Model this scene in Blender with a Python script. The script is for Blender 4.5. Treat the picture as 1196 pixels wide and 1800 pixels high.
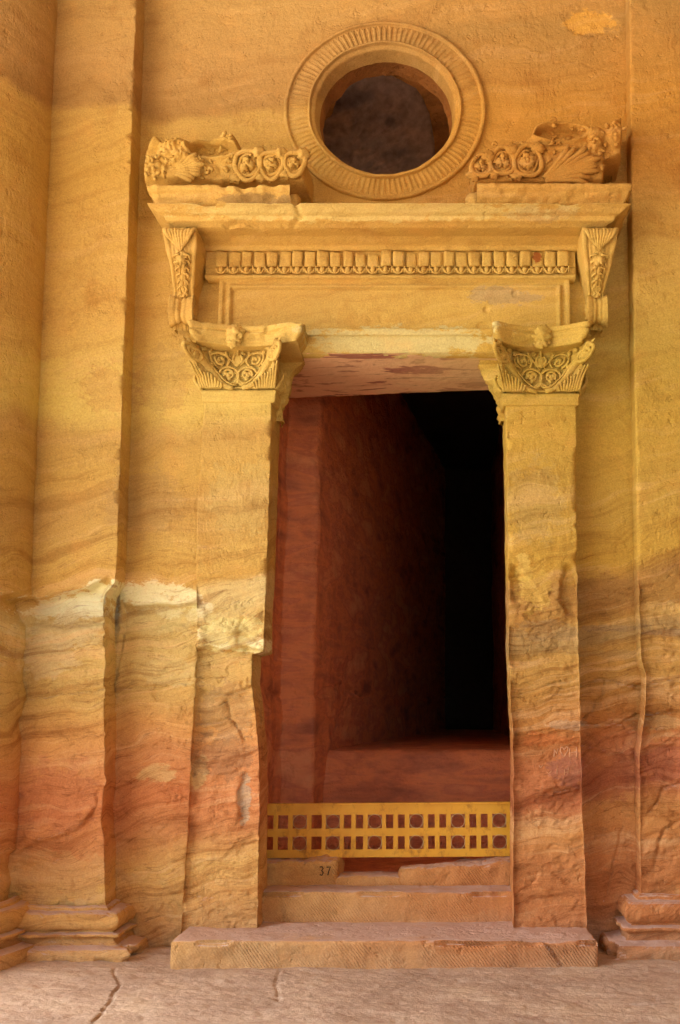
import bpy, bmesh, math
import numpy as np
from mathutils import Vector

# ------------------------------------------------------------------ camera, world, sun, exposure
SC = bpy.context.scene
for o in list(bpy.data.objects):
    bpy.data.objects.remove(o)
COL = SC.collection
R = math.radians

F_PX, CX_PX, CY_PX = 2000.0, 780.0, 900.0          # focal length and principal point measured on the 1196 x 1800 photograph
EYE = (0.0, -8.0, 1.62)
TILT = math.atan(0.17)
cam_d = bpy.data.cameras.new('camera')
cam_d.sensor_fit = 'VERTICAL'
cam_d.sensor_height = 36.0
cam_d.sensor_width = 24.0
cam_d.lens = 36.0 * F_PX / 1800.0
cam_d.shift_x = -(CX_PX - 598.0) / 1800.0
cam_d.clip_end = 2000
cam_o = bpy.data.objects.new('camera', cam_d)
cam_o.location = EYE
cam_o.rotation_euler = (R(90) + TILT, 0, 0)
COL.objects.link(cam_o)
SC.camera = cam_o
SC.render.resolution_x, SC.render.resolution_y = 680, 1024

SUN_EL, SUN_AZ = R(52), R(-75)                      # sun high to the left and in front; azimuth from -Y towards -X
sun_dir = Vector((math.sin(SUN_AZ) * math.cos(SUN_EL), -math.cos(SUN_AZ) * math.cos(SUN_EL), math.sin(SUN_EL)))
world = bpy.data.worlds.new('World')
SC.world = world
world.use_nodes = True
wn = world.node_tree
wn.nodes.clear()
sky = wn.nodes.new('ShaderNodeTexSky')
sky.sky_type = 'NISHITA'
sky.sun_disc = False
sky.sun_elevation = SUN_EL
sky.sun_rotation = math.atan2(sun_dir.x, sun_dir.y)
sky.dust_density = 3.0
bg = wn.nodes.new('ShaderNodeBackground')
bg.inputs['Strength'].default_value = 0.115
wo = wn.nodes.new('ShaderNodeOutputWorld')
wn.links.new(sky.outputs[0], bg.inputs['Color'])
wn.links.new(bg.outputs[0], wo.inputs['Surface'])

sun_d = bpy.data.lights.new('sun', 'SUN')
sun_d.energy = 5.0
sun_d.angle = R(0.5)
sun_d.color = (1.0, 0.96, 0.90)
sun_o = bpy.data.objects.new('sun', sun_d)
sun_o.rotation_euler = sun_dir.to_track_quat('Z', 'Y').to_euler()
COL.objects.link(sun_o)

SC.view_settings.view_transform = 'Standard'
SC.view_settings.look = 'None'
SC.view_settings.gamma = 1.0
SC.view_settings.exposure = 2.62
SC.view_settings.use_curve_mapping = False
SC.cycles.use_denoising = True
SC.cycles.max_bounces = 5
SC.cycles.diffuse_bounces = 5
SC.cycles.sample_clamp_indirect = 4.0
SC.cycles.use_adaptive_sampling = True
SC.cycles.adaptive_threshold = 0.025
SC.cycles.caustics_reflective = False
SC.cycles.caustics_refractive = False

ct, st = math.cos(TILT), math.sin(TILT)


def P(px, py, Y):
    """point of the place on the vertical plane y = Y that the photograph shows at pixel (px, py)"""
    u = (px - CX_PX) / F_PX
    v = (CY_PX - py) / F_PX
    t = (Y - EYE[1]) / (ct - v * st)
    return (EYE[0] + t * u, Y, EYE[2] + t * (st + v * ct))


def zpx(py, Y=-0.1):
    return P(700, py, Y)[2]


def xpx(px, py, Y=-0.1):
    return P(px, py, Y)[0]


# ------------------------------------------------------------------ noise
rng = np.random.RandomState(7)
_perm = rng.permutation(256)
_perm = np.concatenate([_perm, _perm, _perm])
_grad = rng.normal(size=(256, 3))
_grad /= np.linalg.norm(_grad, axis=1)[:, None]


def perlin(x, y, z):
    x, y, z = np.broadcast_arrays(np.asarray(x, float), np.asarray(y, float), np.asarray(z, float))
    xi, yi, zi = np.floor(x), np.floor(y), np.floor(z)
    xf, yf, zf = x - xi, y - yi, z - zi
    xi, yi, zi = xi.astype(int) & 255, yi.astype(int) & 255, zi.astype(int) & 255
    fu, fv, fw = [t * t * t * (t * (t * 6 - 15) + 10) for t in (xf, yf, zf)]

    def g(a, b, c):
        h = _perm[_perm[_perm[(xi + a) & 255] + ((yi + b) & 255)] + ((zi + c) & 255)]
        gr = _grad[h]
        return gr[..., 0] * (xf - a) + gr[..., 1] * (yf - b) + gr[..., 2] * (zf - c)
    l = lambda a, b, t: a + t * (b - a)
    return l(l(l(g(0, 0, 0), g(1, 0, 0), fu), l(g(0, 1, 0), g(1, 1, 0), fu), fv),
             l(l(g(0, 0, 1), g(1, 0, 1), fu), l(g(0, 1, 1), g(1, 1, 1), fu), fv), fw)


def fbm(x, y, z, oct=4, gain=0.5):
    s, a, f = 0.0, 1.0, 1.0
    for i in range(oct):
        s = s + a * perlin(x * f + 13.1 * i, y * f + 7.7 * i, z * f + 3.3 * i)
        a *= gain
        f *= 2.03
    return s


def sstep(a, b, x):
    t = np.clip((x - a) / (b - a), 0, 1)
    return t * t * (3 - 2 * t)


# ------------------------------------------------------------------ materials
def new_mat(name):
    m = bpy.data.materials.new(name)
    m.use_nodes = True
    m.node_tree.nodes.clear()
    return m


def srgb(r, g, b):
    f = lambda c: ((c / 255 + 0.055) / 1.055) ** 2.4 if c / 255 > 0.04045 else c / 255 / 12.92
    return (f(r), f(g), f(b), 1.0)


class NT:
    """small helper to wire node trees"""
    def __init__(self, m):
        self.t = m.node_tree

    def node(self, typ, **kw):
        n = self.t.nodes.new(typ)
        for k, v in kw.items():
            if k in n.inputs.keys() if hasattr(n.inputs, 'keys') else False:
                self.set(n, k, v)
            else:
                setattr(n, k, v)
        return n

    def link(self, a, b):
        self.t.links.new(a, b)

    def val(self, sock, v):
        if isinstance(v, bpy.types.NodeSocket):
            self.link(v, sock)
        else:
            sock.default_value = v

    def math(self, op, a, b=0.0, c=None, clamp=False):
        n = self.t.nodes.new('ShaderNodeMath')
        n.operation = op
        n.use_clamp = clamp
        self.val(n.inputs[0], a)
        self.val(n.inputs[1], b)
        if c is not None:
            self.val(n.inputs[2], c)
        return n.outputs[0]

    def noise(self, vec, scale, detail=4, rough=0.55, dist=0.0, out='Fac'):
        n = self.t.nodes.new('ShaderNodeTexNoise')
        self.link(vec, n.inputs['Vector'])
        n.inputs['Scale'].default_value = scale
        n.inputs['Detail'].default_value = detail
        n.inputs['Roughness'].default_value = rough
        n.inputs['Distortion'].default_value = dist
        return n.outputs[out]

    def mapping(self, vec, scale=(1, 1, 1), rot=(0, 0, 0), loc=(0, 0, 0)):
        n = self.t.nodes.new('ShaderNodeMapping')
        self.link(vec, n.inputs['Vector'])
        n.inputs['Scale'].default_value = scale
        n.inputs['Rotation'].default_value = rot
        n.inputs['Location'].default_value = loc
        return n.outputs[0]

    def ramp(self, fac, stops, interp='LINEAR'):
        n = self.t.nodes.new('ShaderNodeValToRGB')
        n.color_ramp.interpolation = interp
        e = n.color_ramp.elements
        stops = sorted(stops, key=lambda s: s[0])
        while len(e) < len(stops):
            e.new(0.5)
        for el, (p, c) in zip(e, stops):
            el.position = p
        for el, (p, c) in zip(e, stops):
            el.position = p
            el.color = c if len(c) == 4 else (*c, 1)
        self.link(fac, n.inputs[0])
        return n.outputs[0]

    def mix(self, fac, a, b, blend='MIX'):
        n = self.t.nodes.new('ShaderNodeMix')
        n.data_type = 'RGBA'
        n.blend_type = blend
        n.clamp_factor = True
        self.val(n.inputs[0], fac)
        self.val(n.inputs[6], a)
        self.val(n.inputs[7], b)
        return n.outputs[2]

    def maprange(self, v, a, b, c=0.0, d=1.0, smooth=False):
        n = self.t.nodes.new('ShaderNodeMapRange')
        if smooth:
            n.interpolation_type = 'SMOOTHSTEP'
        self.val(n.inputs[0], v)
        n.inputs[1].default_value = a
        n.inputs[2].default_value = b
        n.inputs[3].default_value = c
        n.inputs[4].default_value = d
        return n.outputs[0]

    def finish(self, color, rough=0.9, height=None, bump=0.3, dist=0.02, metal=0.0, spec=0.15):
        b = self.t.nodes.new('ShaderNodeBsdfPrincipled')
        o = self.t.nodes.new('ShaderNodeOutputMaterial')
        self.val(b.inputs['Base Color'], color)
        self.val(b.inputs['Roughness'], rough)
        b.inputs['Metallic'].default_value = metal
        b.inputs['Specular IOR Level'].default_value = spec
        if height is not None:
            n = self.t.nodes.new('ShaderNodeBump')
            n.inputs['Strength'].default_value = bump
            n.inputs['Distance'].default_value = dist
            self.link(height, n.inputs['Height'])
            self.link(n.outputs[0], b.inputs['Normal'])
        self.link(b.outputs[0], o.inputs[0])


# layers of the sandstone, read off the photograph: (pixel row, colour); lower rows lightened to make up for weaker light low down
LEFT = [(0, (196, 142, 78)), (130, (190, 134, 74)), (190, (178, 124, 66)), (205, (206, 150, 76)), (300, (202, 144, 66)),
        (420, (206, 148, 72)), (560, (202, 144, 70)), (640, (208, 156, 78)), (730, (212, 164, 82)), (770, (190, 138, 70)),
        (840, (198, 144, 70)), (900, (190, 136, 70)), (980, (202, 148, 74)), (1030, (198, 140, 66)), (1046, (210, 164, 100)), (1088, (212, 168, 104)),
        (1108, (206, 156, 88)), (1200, (206, 154, 86)), (1240, (208, 151, 82)), (1290, (213, 143, 78)),
        (1340, (208, 130, 75)), (1410, (206, 118, 67)), (1470, (206, 128, 73)), (1530, (219, 154, 82)),
        (1600, (211, 143, 78)), (1700, (198, 139, 88))]
RIGHT = [(0, (190, 130, 66)), (30, (176, 122, 62)), (110, (186, 124, 58)), (180, (194, 126, 50)), (320, (188, 122, 52)),
         (450, (204, 150, 72)), (560, (196, 144, 64)), (660, (186, 140, 58)), (760, (190, 138, 54)), (900, (190, 138, 58)), (985, (194, 138, 54)),
         (1010, (172, 116, 56)), (1070, (168, 112, 52)), (1082, (194, 136, 66)), (1100, (178, 128, 72)), (1125, (174, 126, 70)),
         (1140, (190, 132, 64)), (1190, (184, 124, 58)), (1230, (182, 116, 54)), (1290, (185, 109, 54)),
         (1330, (189, 107, 61)), (1400, (183, 101, 59)), (1440, (204, 128, 67)), (1500, (196, 116, 63)),
         (1590, (194, 113, 63)), (1700, (187, 124, 82))]

# patches that differ from their layer: pixel x, y, half width, half height, colour, strength
PATCH = [(942, 464, 9, 9, (150, 58, 20), 0.8), *[(x_, y_, 30, 15, (244, 214, 150), 0.8) for x_, y_ in ((78, 1074), (112, 1064), (150, 1056), (186, 1040), (222, 1036), (250, 1052), (286, 1066), (324, 1054), (342, 1074), (372, 1112), (398, 1130), (446, 1134))], (270, 1085, 90, 26, (220, 178, 112), 0.5), (400, 1100, 60, 14, (236, 202, 134), 0.8), (420, 1136, 60, 10, (232, 198, 134), 0.8), (90, 1150, 50, 40, (222, 178, 122), 0.6), (300, 1180, 60, 26, (220, 176, 112), 0.5), (1165, 1270, 40, 12, (206, 150, 92), 0.6), (1160, 1068, 40, 12, (206, 150, 80), 0.6), (920, 1010, 14, 34, (226, 174, 86), 0.7), (1000, 1275, 40, 8, (196, 140, 96), 0.7), (1040, 26, 46, 22, (216, 146, 62), 0.9), (265, 1362, 32, 16, (216, 160, 98), 0.7), (352, 1356, 18, 26, (224, 168, 104), 0.75),
         (432, 1400, 11, 40, (186, 158, 124), 0.6), (200, 690, 46, 44, (192, 132, 68), 0.5), (100, 690, 44, 50, (214, 166, 80), 0.5),
         (110, 1395, 66, 62, (200, 116, 72), 0.55), (110, 1540, 90, 42, (204, 140, 82), 0.6), (250, 1040, 86, 20, (236, 208, 150), 0.8),
         (130, 1068, 70, 24, (232, 208, 160), 0.75), (120, 1110, 80, 30, (220, 182, 128), 0.55), (250, 1150, 90, 40, (208, 160, 92), 0.5), (405, 1112, 55, 30, (218, 176, 104), 0.75),
         (935, 1035, 30, 46, (206, 152, 66), 0.55), (1070, 1040, 60, 38, (164, 108, 54), 0.6), (955, 1110, 60, 18, (160, 118, 74), 0.5), (1080, 1102, 60, 6, (158, 116, 74), 0.6), (1170, 1112, 40, 6, (152, 110, 74), 0.6), (1075, 1148, 50, 8, (168, 122, 70), 0.5),
         (1000, 1350, 34, 26, (156, 88, 66), 0.6), (960, 1300, 46, 14, (196, 102, 50), 0.6), (1075, 1360, 60, 50, (164, 84, 52), 0.5), (1165, 1340, 40, 30, (160, 82, 56), 0.5),
         (650, 420, 300, 12, (226, 190, 116), 0.35), (940, 425, 60, 8, (180, 140, 92), 0.3), (880, 525, 60, 16, (166, 130, 92), 0.55),
         (470, 400, 60, 9, (140, 100, 62), 0.55), (700, 605, 162, 26, (208, 178, 116), 0.65), (255, 880, 60, 60, (176, 128, 72), 0.5),
         (280, 660, 50, 60, (182, 132, 70), 0.45), (400, 1250, 50, 50, (170, 122, 78), 0.5), (390, 1330, 60, 40, (150, 100, 66), 0.45),
         (940, 890, 50, 70, (176, 134, 74), 0.4), (430, 880, 60, 60, (192, 150, 84), 0.4), (1160, 1250, 50, 50, (180, 118, 60), 0.4)]


def stone(c):
    """photo colour of a layer -> its albedo, with the warm tint of the light in the portico taken out"""
    r, g, b, a = srgb(*c)
    return (min(r * 0.94, 0.8), min(g * 1.33, 0.8), min(b * 1.65, 0.8), 1.0)


def sandstone(name, chisel=False, bump=0.55, dusty=True, rows=(0, 1800), tint=None):
    m = new_mat(name)
    n = NT(m)
    geo = n.node('ShaderNodeNewGeometry')
    pos = geo.outputs['Position']
    sep = n.node('ShaderNodeSeparateXYZ')
    n.link(pos, sep.inputs[0])
    X, Z = sep.outputs[0], sep.outputs[2]
    warp = n.noise(pos, 1.1, 2, 0.6)
    warp2 = n.noise(n.mapping(pos, (1.2, 1.2, 3)), 2.6, 2, 0.6)
    # bedding rises a little to the right and wanders
    s = n.math('MULTIPLY_ADD', X, -0.10, Z)
    s = n.math('ADD', s, n.math('MULTIPLY', n.math('SUBTRACT', warp, 0.5), 0.50))
    s = n.math('ADD', s, n.math('MULTIPLY', n.math('SUBTRACT', warp2, 0.5), 0.07))
    s01 = n.math('DIVIDE', s, 7.6)

    def stops(lst, xref):
        out = []
        for py, c in lst:
            z = P(xref, py, -0.1)[2]
            x = P(xref, py, -0.1)[0]
            out.append(((z - 0.10 * x) / 7.6, stone(c)))
        return out
    cl = n.ramp(s01, stops(LEFT, 230))
    cr = n.ramp(s01, stops(RIGHT, 1040))
    side = n.maprange(n.math('ADD', X, n.math('MULTIPLY', n.math('SUBTRACT', warp, 0.5), 1.2)), -1.5, 0.6, smooth=True)
    col = n.mix(side, cl, cr)
    # edge noise shared by the patches
    en = n.noise(n.mapping(pos, (1, 1, 1.7)), 8.5, 4, 0.72)
    en = n.math('MULTIPLY', n.math('SUBTRACT', en, 0.5), 5.0)
    for (px, py, hw, hh, c, a) in PATCH:
        if not rows[0] <= py <= rows[1] or 380 < py < 640 and rows[0] == 0:
            continue
        x, _, z = P(px, py, -0.1)
        x1, _, _ = P(px + hw, py, -0.1)
        _, _, z1 = P(px, py - hh, -0.1)
        dx = n.math('DIVIDE', n.math('SUBTRACT', X, x), x1 - x)
        dz = n.math('DIVIDE', n.math('SUBTRACT', Z, z), z1 - z)
        d = n.math('ADD', n.math('MULTIPLY', dx, dx), n.math('MULTIPLY', dz, dz))
        f = n.maprange(n.math('ADD', d, en), 1.15, 0.75, 0.0, a)
        col = n.mix(f, col, stone(c))
    # thin lamination lines following the bedding: layered noise along the warped bedding height
    low = n.maprange(n.math('ADD', Z, n.math('MULTIPLY', n.math('SUBTRACT', warp, 0.5), 1.4)), 3.4, 2.2)
    cb = n.node('ShaderNodeCombineXYZ')
    n.link(n.math('MULTIPLY', X, 0.35), cb.inputs[0])
    n.link(n.math('MULTIPLY', sep.outputs[1], 0.35), cb.inputs[1])
    n.link(n.math('ADD', n.math('MULTIPLY', s, 6.0), n.math('MULTIPLY', X, -0.5)), cb.inputs[2])
    lam = n.noise(cb.outputs[0], 1.6, 5, 0.70)
    amt = n.math('MULTIPLY_ADD', low, 0.15 if chisel else 0.60, 0.10 if chisel else 0.30)
    col = n.mix(n.math('MULTIPLY', n.maprange(lam, 0.53, 0.63, 0, 0.62), amt), col, n.mix(1.0, col, srgb(186, 152, 128), 'MULTIPLY'))
    col = n.mix(n.math('MULTIPLY', n.maprange(lam, 0.47, 0.37, 0, 0.6), amt), col, n.mix(0.6, col, srgb(238, 204, 150)))
    fil = n.math('ABSOLUTE', n.math('SUBTRACT', n.noise(cb.outputs[0], 4.3, 2, 0.6), 0.5))
    col = n.mix(n.math('MULTIPLY', n.maprange(fil, 0.012, 0.002, 0, 0.05 if chisel else 0.5), n.math('MULTIPLY_ADD', low, 0.6, 0.2)), col, n.mix(1.0, col, srgb(150, 112, 100), 'MULTIPLY'))
    # blotches, mineral stain and pale salt
    blot = n.noise(pos, 3.4, 4, 0.62)
    col = n.mix(n.maprange(blot, 0.55, 0.75, 0, 0.5), col, n.mix(0.75, col, srgb(200, 166, 130), 'MULTIPLY'))
    col = n.mix(n.maprange(blot, 0.45, 0.28, 0, 0.4), col, n.mix(0.5, col, srgb(226, 170, 92)))
    gr = n.noise(pos, 95, 1, 0.7)
    col = n.mix(0.22, col, n.ramp(gr, [(0.3, (0.25, 0.2, 0.15)), (0.7, (0.85, 0.8, 0.7))]), 'OVERLAY')
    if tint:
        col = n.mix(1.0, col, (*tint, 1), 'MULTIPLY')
    if dusty:
        sn = n.node('ShaderNodeSeparateXYZ')
        n.link(geo.outputs['True Normal'], sn.inputs[0])
        up = n.maprange(n.math('ADD', sn.outputs[2], n.math('MULTIPLY', n.math('SUBTRACT', blot, 0.5), 0.5)), 0.80, 0.97)
        up = n.math('MULTIPLY', up, n.maprange(Z, 1.0, 0.6, 0.25, 0.85))
        col = n.mix(up, col, srgb(204, 180, 164))
    # relief: pick marks, grain and pits; rough and smooth areas alternate
    fine = n.noise(n.mapping(pos, (1, 1, 0.5), (0, R(-28), 0)), 30, 2, 0.66)
    pit = n.noise(pos, 11, 3, 0.66)
    rmask = n.maprange(blot, 0.38, 0.60, 0.08, 1.0)
    h = n.math('ADD', n.math('MULTIPLY', n.math('MULTIPLY', fine, rmask), 0.75), n.math('MULTIPLY', pit, 0.55))
    h = n.math('ADD', h, n.math('MULTIPLY', n.maprange(pit, 0.40, 0.28), -0.5))
    h = n.math('ADD', h, n.math('MULTIPLY', gr, 0.10))
    h = n.math('ADD', h, n.math('MULTIPLY', lam, 0.15 if chisel else 0.5))
    if chisel:
        w = n.node('ShaderNodeTexWave', wave_type='BANDS', bands_direction='X')
        n.link(n.mapping(pos, (1, 0.2, 1), (0, R(38), 0)), w.inputs['Vector'])
        w.inputs['Scale'].default_value = 19
        w.inputs['Distortion'].default_value = 3.2
        w.inputs['Detail'].default_value = 3
        w.inputs['Detail Scale'].default_value = 0.7
        h = n.math('ADD', h, n.math('MULTIPLY', n.math('MULTIPLY', w.outputs['Fac'], n.maprange(blot, 0.40, 0.62)), n.maprange(sn.outputs[2], 0.6, 0.3, 0.0, 0.30)))
    n.finish(col, 0.93, h, bump, 0.03)
    return m


M_ROCK = sandstone('sandstone', bump=0.5)
M_CARVE = sandstone('carved_sandstone', bump=0.32, rows=(380, 640))
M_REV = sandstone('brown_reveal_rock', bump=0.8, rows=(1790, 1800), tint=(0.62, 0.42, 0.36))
M_STEP = sandstone('chiselled_sandstone', chisel=True, bump=0.6, rows=(1790, 1800))


def rock_inside():
    m = new_mat('red_chamber_rock')
    n = NT(m)
    pos = n.node('ShaderNodeNewGeometry').outputs['Position']
    lam = n.noise(n.mapping(pos, (0.7, 0.7, 2.6), (0, R(5), 0)), 1.6, 5, 0.6, 0.25)
    col = n.ramp(lam, [(0.30, srgb(166, 108, 84)), (0.42, srgb(206, 134, 96)), (0.49, srgb(224, 148, 100)), (0.54, srgb(204, 130, 96)), (0.60, srgb(224, 154, 108)), (0.74, srgb(228, 168, 122))])
    bl = n.noise(pos, 5, 6, 0.65)
    col = n.mix(n.maprange(bl, 0.5, 0.75, 0, 0.4), col, srgb(136, 76, 60))
    h = n.math('ADD', n.noise(pos, 9, 4, 0.66), n.math('MULTIPLY', n.noise(pos, 40, 3, 0.6), 0.4))
    n.finish(col, 0.95, h, 0.9, 0.04)
    return m


def soffit_mat():
    m = new_mat('veined_soffit_rock')
    n = NT(m)
    pos = n.node('ShaderNodeNewGeometry').outputs['Position']
    v = n.noise(n.mapping(pos, (0.7, 2.0, 1), (0, 0, R(-24))), 2.0, 5, 0.6, 0.6)
    col = n.ramp(v, [(0.32, srgb(176, 124, 104)), (0.41, srgb(170, 118, 98)), (0.44, srgb(234, 196, 154)), (0.55, srgb(238, 204, 162)), (0.59, srgb(182, 132, 108)), (0.63, srgb(236, 208, 160))])
    sx_ = n.node('ShaderNodeSeparateXYZ')
    n.link(pos, sx_.inputs[0])
    col = n.mix(n.maprange(n.math('ADD', sx_.outputs[0], n.math('MULTIPLY', v, 1.2)), 0.05, 0.75, 0, 0.6), col, srgb(214, 200, 140))
    h = n.noise(pos, 22, 5, 0.6)
    n.finish(col, 0.92, h, 0.4, 0.02)
    return m


def ground_mat():
    m = new_mat('worn_bedrock_floor')
    n = NT(m)
    pos = n.node('ShaderNodeNewGeometry').outputs['Position']
    a = n.noise(pos, 1.6, 6, 0.62)
    col = n.ramp(a, [(0.3, srgb(164, 144, 124)), (0.5, srgb(186, 166, 144)), (0.68, srgb(200, 182, 156))])
    b = n.noise(n.mapping(pos, (1, 1.4, 1)), 9, 5, 0.7)
    col = n.mix(n.maprange(b, 0.56, 0.74, 0, 0.6), col, srgb(132, 90, 72))
    c = n.noise(pos, 60, 4, 0.7)
    col = n.mix(0.25, col, n.ramp(c, [(0.3, (0.2, 0.18, 0.16)), (0.7, (0.85, 0.82, 0.78))]), 'OVERLAY')
    h = n.math('ADD', n.noise(n.mapping(pos, (1, 1.2, 1)), 13, 4, 0.7), n.math('MULTIPLY', c, 0.25))
    n.finish(col, 0.9, h, 0.55, 0.03)
    return m


def paint_mat():
    m = new_mat('yellow_painted_steel')
    n = NT(m)
    pos = n.node('ShaderNodeNewGeometry').outputs['Position']
    a = n.noise(pos, 4, 6, 0.65)
    col = n.ramp(a, [(0.3, srgb(214, 156, 40)), (0.55, srgb(224, 170, 46)), (0.75, srgb(230, 182, 66))])
    b = n.noise(n.mapping(pos, (1.6, 1, 1)), 9, 6, 0.75)
    col = n.mix(n.maprange(b, 0.53, 0.70, 0, 0.75), col, srgb(150, 92, 40))
    n.finish(col, n.maprange(b, 0.4, 0.7, 0.42, 0.75), n.noise(pos, 60, 3), 0.06, 0.01, spec=0.4)
    return m


def plain(name, c, rough=0.85, spec=0.2, var=0.25, metal=0.0):
    m = new_mat(name)
    n = NT(m)
    pos = n.node('ShaderNodeNewGeometry').outputs['Position']
    a = n.noise(pos, 14, 5, 0.65)
    col = n.mix(n.maprange(a, 0.35, 0.7, 0, var), srgb(*c), n.mix(1.0, srgb(*c), (0.45, 0.42, 0.4, 1), 'MULTIPLY'))
    n.finish(col, rough, a, 0.1, 0.01, metal, spec)
    return m


M_IN = rock_inside()
M_SOF = soffit_mat()
M_GROUND = ground_mat()
M_PAINT = paint_mat()
M_WIRE = plain('pale_wire', (206, 176, 120), 0.5, 0.4)
M_BLACK = plain('black_paint', (44, 32, 28), 0.8)
M_SCRATCH = plain('scratched_pale_stone', (206, 158, 118), 0.95)
M_GREYBROWN = plain('grey_brown_rock', (136, 112, 98), 0.95, var=0.8)  # grey-brown with darker mottling, for the upper chamber and surrounding rock
M_DARK = plain('shade_darkened_rock', (74, 64, 60), 0.95, var=0.5)  # deep shade painted in: blackens the chamber's back wall and ceiling
M_OUT = plain('courtyard_cliff', (160, 130, 98), 0.95)


# ------------------------------------------------------------------ mesh helpers
def mesh_obj(name, V, F, mat, parent=None, smooth=True):
    me = bpy.data.meshes.new(name)
    V = np.asarray(V, dtype=np.float32).reshape(-1, 3)
    if isinstance(F, np.ndarray):
        nf = len(F)
        k = F.shape[1]
        me.vertices.add(len(V))
        me.vertices.foreach_set('co', V.ravel())
        me.loops.add(nf * k)
        me.loops.foreach_set('vertex_index', F.astype(np.int32).ravel())
        me.polygons.add(nf)
        me.polygons.foreach_set('loop_start', np.arange(0, nf * k, k, dtype=np.int32))
        me.polygons.foreach_set('loop_total', np.full(nf, k, dtype=np.int32))
        me.update(calc_edges=True)
    else:
        me.from_pydata(V.tolist(), [], [tuple(f) for f in F])
    me.validate()
    if smooth:
        me.polygons.foreach_set('use_smooth', np.ones(len(me.polygons), dtype=bool))
    me.materials.append(mat)
    o = bpy.data.objects.new(name, me)
    COL.objects.link(o)
    if parent is not None:
        o.parent = parent
    return o


def empty(name, label, cat, loc=(0, 0, 0), group=None, parent=None):
    o = bpy.data.objects.new(name, None)
    o.empty_display_size = 0.2
    COL.objects.link(o)
    if label:
        tag(o, label, cat, group)
    if parent is not None:
        o.parent = parent
    return o


def tag(o, label, cat, group=None):
    o['label'] = label
    o['category'] = cat
    o['kind'] = 'thing'
    if group:
        o['group'] = group
    return o


def struct(o):
    o['kind'] = 'structure'
    return o


def grid_faces(n, m, wrap=False, mask=None, flip=False):
    i = np.arange(n - 1)[:, None]
    j = np.arange(m if wrap else m - 1)[None, :]
    j2 = (j + 1) % m
    a, b, c, d = i * m + j, i * m + j2, (i + 1) * m + j2, (i + 1) * m + j
    a, b, c, d = np.broadcast_arrays(a, b, c, d)
    f = np.stack([a, b, c, d], -1)
    if mask is not None:
        f = f[mask]
    f = f.reshape(-1, 4)
    return f[:, ::-1] if flip else f


class Build:
    """collects pieces of one part and links them as one mesh"""
    def __init__(self):
        self.V, self.F, self.n = [], [], 0

    def add(self, V, F):
        V = np.asarray(V, float).reshape(-1, 3)
        self.V.append(V)
        for f in (F.tolist() if isinstance(F, np.ndarray) else F):
            self.F.append([i + self.n for i in f])
        self.n += len(V)
        return self

    def tube(self, pts, rad, seg=7, flat=1.0, cap=True):
        pts = np.asarray(pts, float)
        k = len(pts)
        rad = np.broadcast_to(np.asarray(rad, float), (k,))
        T = np.gradient(pts, axis=0)
        T /= np.linalg.norm(T, axis=1)[:, None] + 1e-9
        N = np.tile(np.array([0.0, -1.0, 0.0]), (k, 1))
        N -= (N * T).sum(1)[:, None] * T
        ln = np.linalg.norm(N, axis=1)
        bad = ln < 0.15
        if bad.any():
            N[bad] = np.cross(T[bad], np.array([1.0, 0, 0]))
        N /= np.linalg.norm(N, axis=1)[:, None] + 1e-9
        B = np.cross(T, N)
        a = np.linspace(0, 2 * math.pi, seg, endpoint=False)
        V = pts[:, None, :] + rad[:, None, None] * (np.cos(a)[None, :, None] * N[:, None, :] * flat + np.sin(a)[None, :, None] * B[:, None, :])
        F = grid_faces(k, seg, wrap=True).tolist()
        if cap:
            F.append(list(range(seg))[::-1])
            F.append([(k - 1) * seg + q for q in range(seg)])
        return self.add(V, F)

    def blob(self, c, r, seed=0, amp=0.3, freq=1.5, n=10, m=14):
        th = np.linspace(0, math.pi, n)[:, None]
        ph = np.linspace(0, 2 * math.pi, m, endpoint=False)[None, :]
        d = np.stack([np.sin(th) * np.cos(ph), np.sin(th) * np.sin(ph), np.cos(th) + 0 * ph], -1)
        k = 1 + amp * fbm(d[..., 0] * freq + seed * 3.1, d[..., 1] * freq, d[..., 2] * freq + seed, 3)
        V = np.asarray(c) + d * k[..., None] * np.asarray(r)
        return self.add(V, grid_faces(n, m, wrap=True))

    def obj(self, name, mat, parent=None, smooth=True):
        V = np.concatenate(self.V)
        if mat is M_CARVE:      # weathering: every carved piece is worn and nicked
            x, y, z = V.T
            V = V + 0.0075 * np.stack([fbm(x * 17, y * 17, z * 17, 3), fbm(x * 17 + 40, y * 17, z * 17, 3), fbm(x * 17, y * 17 + 40, z * 17, 3)], -1)
            V[:, 1] += 0.030 * np.clip(fbm(x * 6 + 9, 3.0, z * 6, 3) - 0.12, 0, 0.6)
        return mesh_obj(name, V, self.F, mat, parent, smooth)


def interp_edge(pts, Y):
    """edge line of a pier from photo points: height -> x"""
    w = sorted([(P(px, py, Y)[2], P(px, py, Y)[0]) for px, py in pts])
    zs, xs = [a for a, b in w], [b for a, b in w]
    return lambda z: np.interp(z, zs, xs)


# ------------------------------------------------------------------ weathering of the rock face (real relief)
def seg_dist(x, z, poly):
    d = np.full(np.shape(x), 1e9)
    for (x0, z0), (x1, z1) in zip(poly[:-1], poly[1:]):
        dx, dz = x1 - x0, z1 - z0
        t = np.clip(((x - x0) * dx + (z - z0) * dz) / (dx * dx + dz * dz + 1e-12), 0, 1)
        d = np.minimum(d, np.hypot(x - x0 - t * dx, z - z0 - t * dz))
    return d


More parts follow.
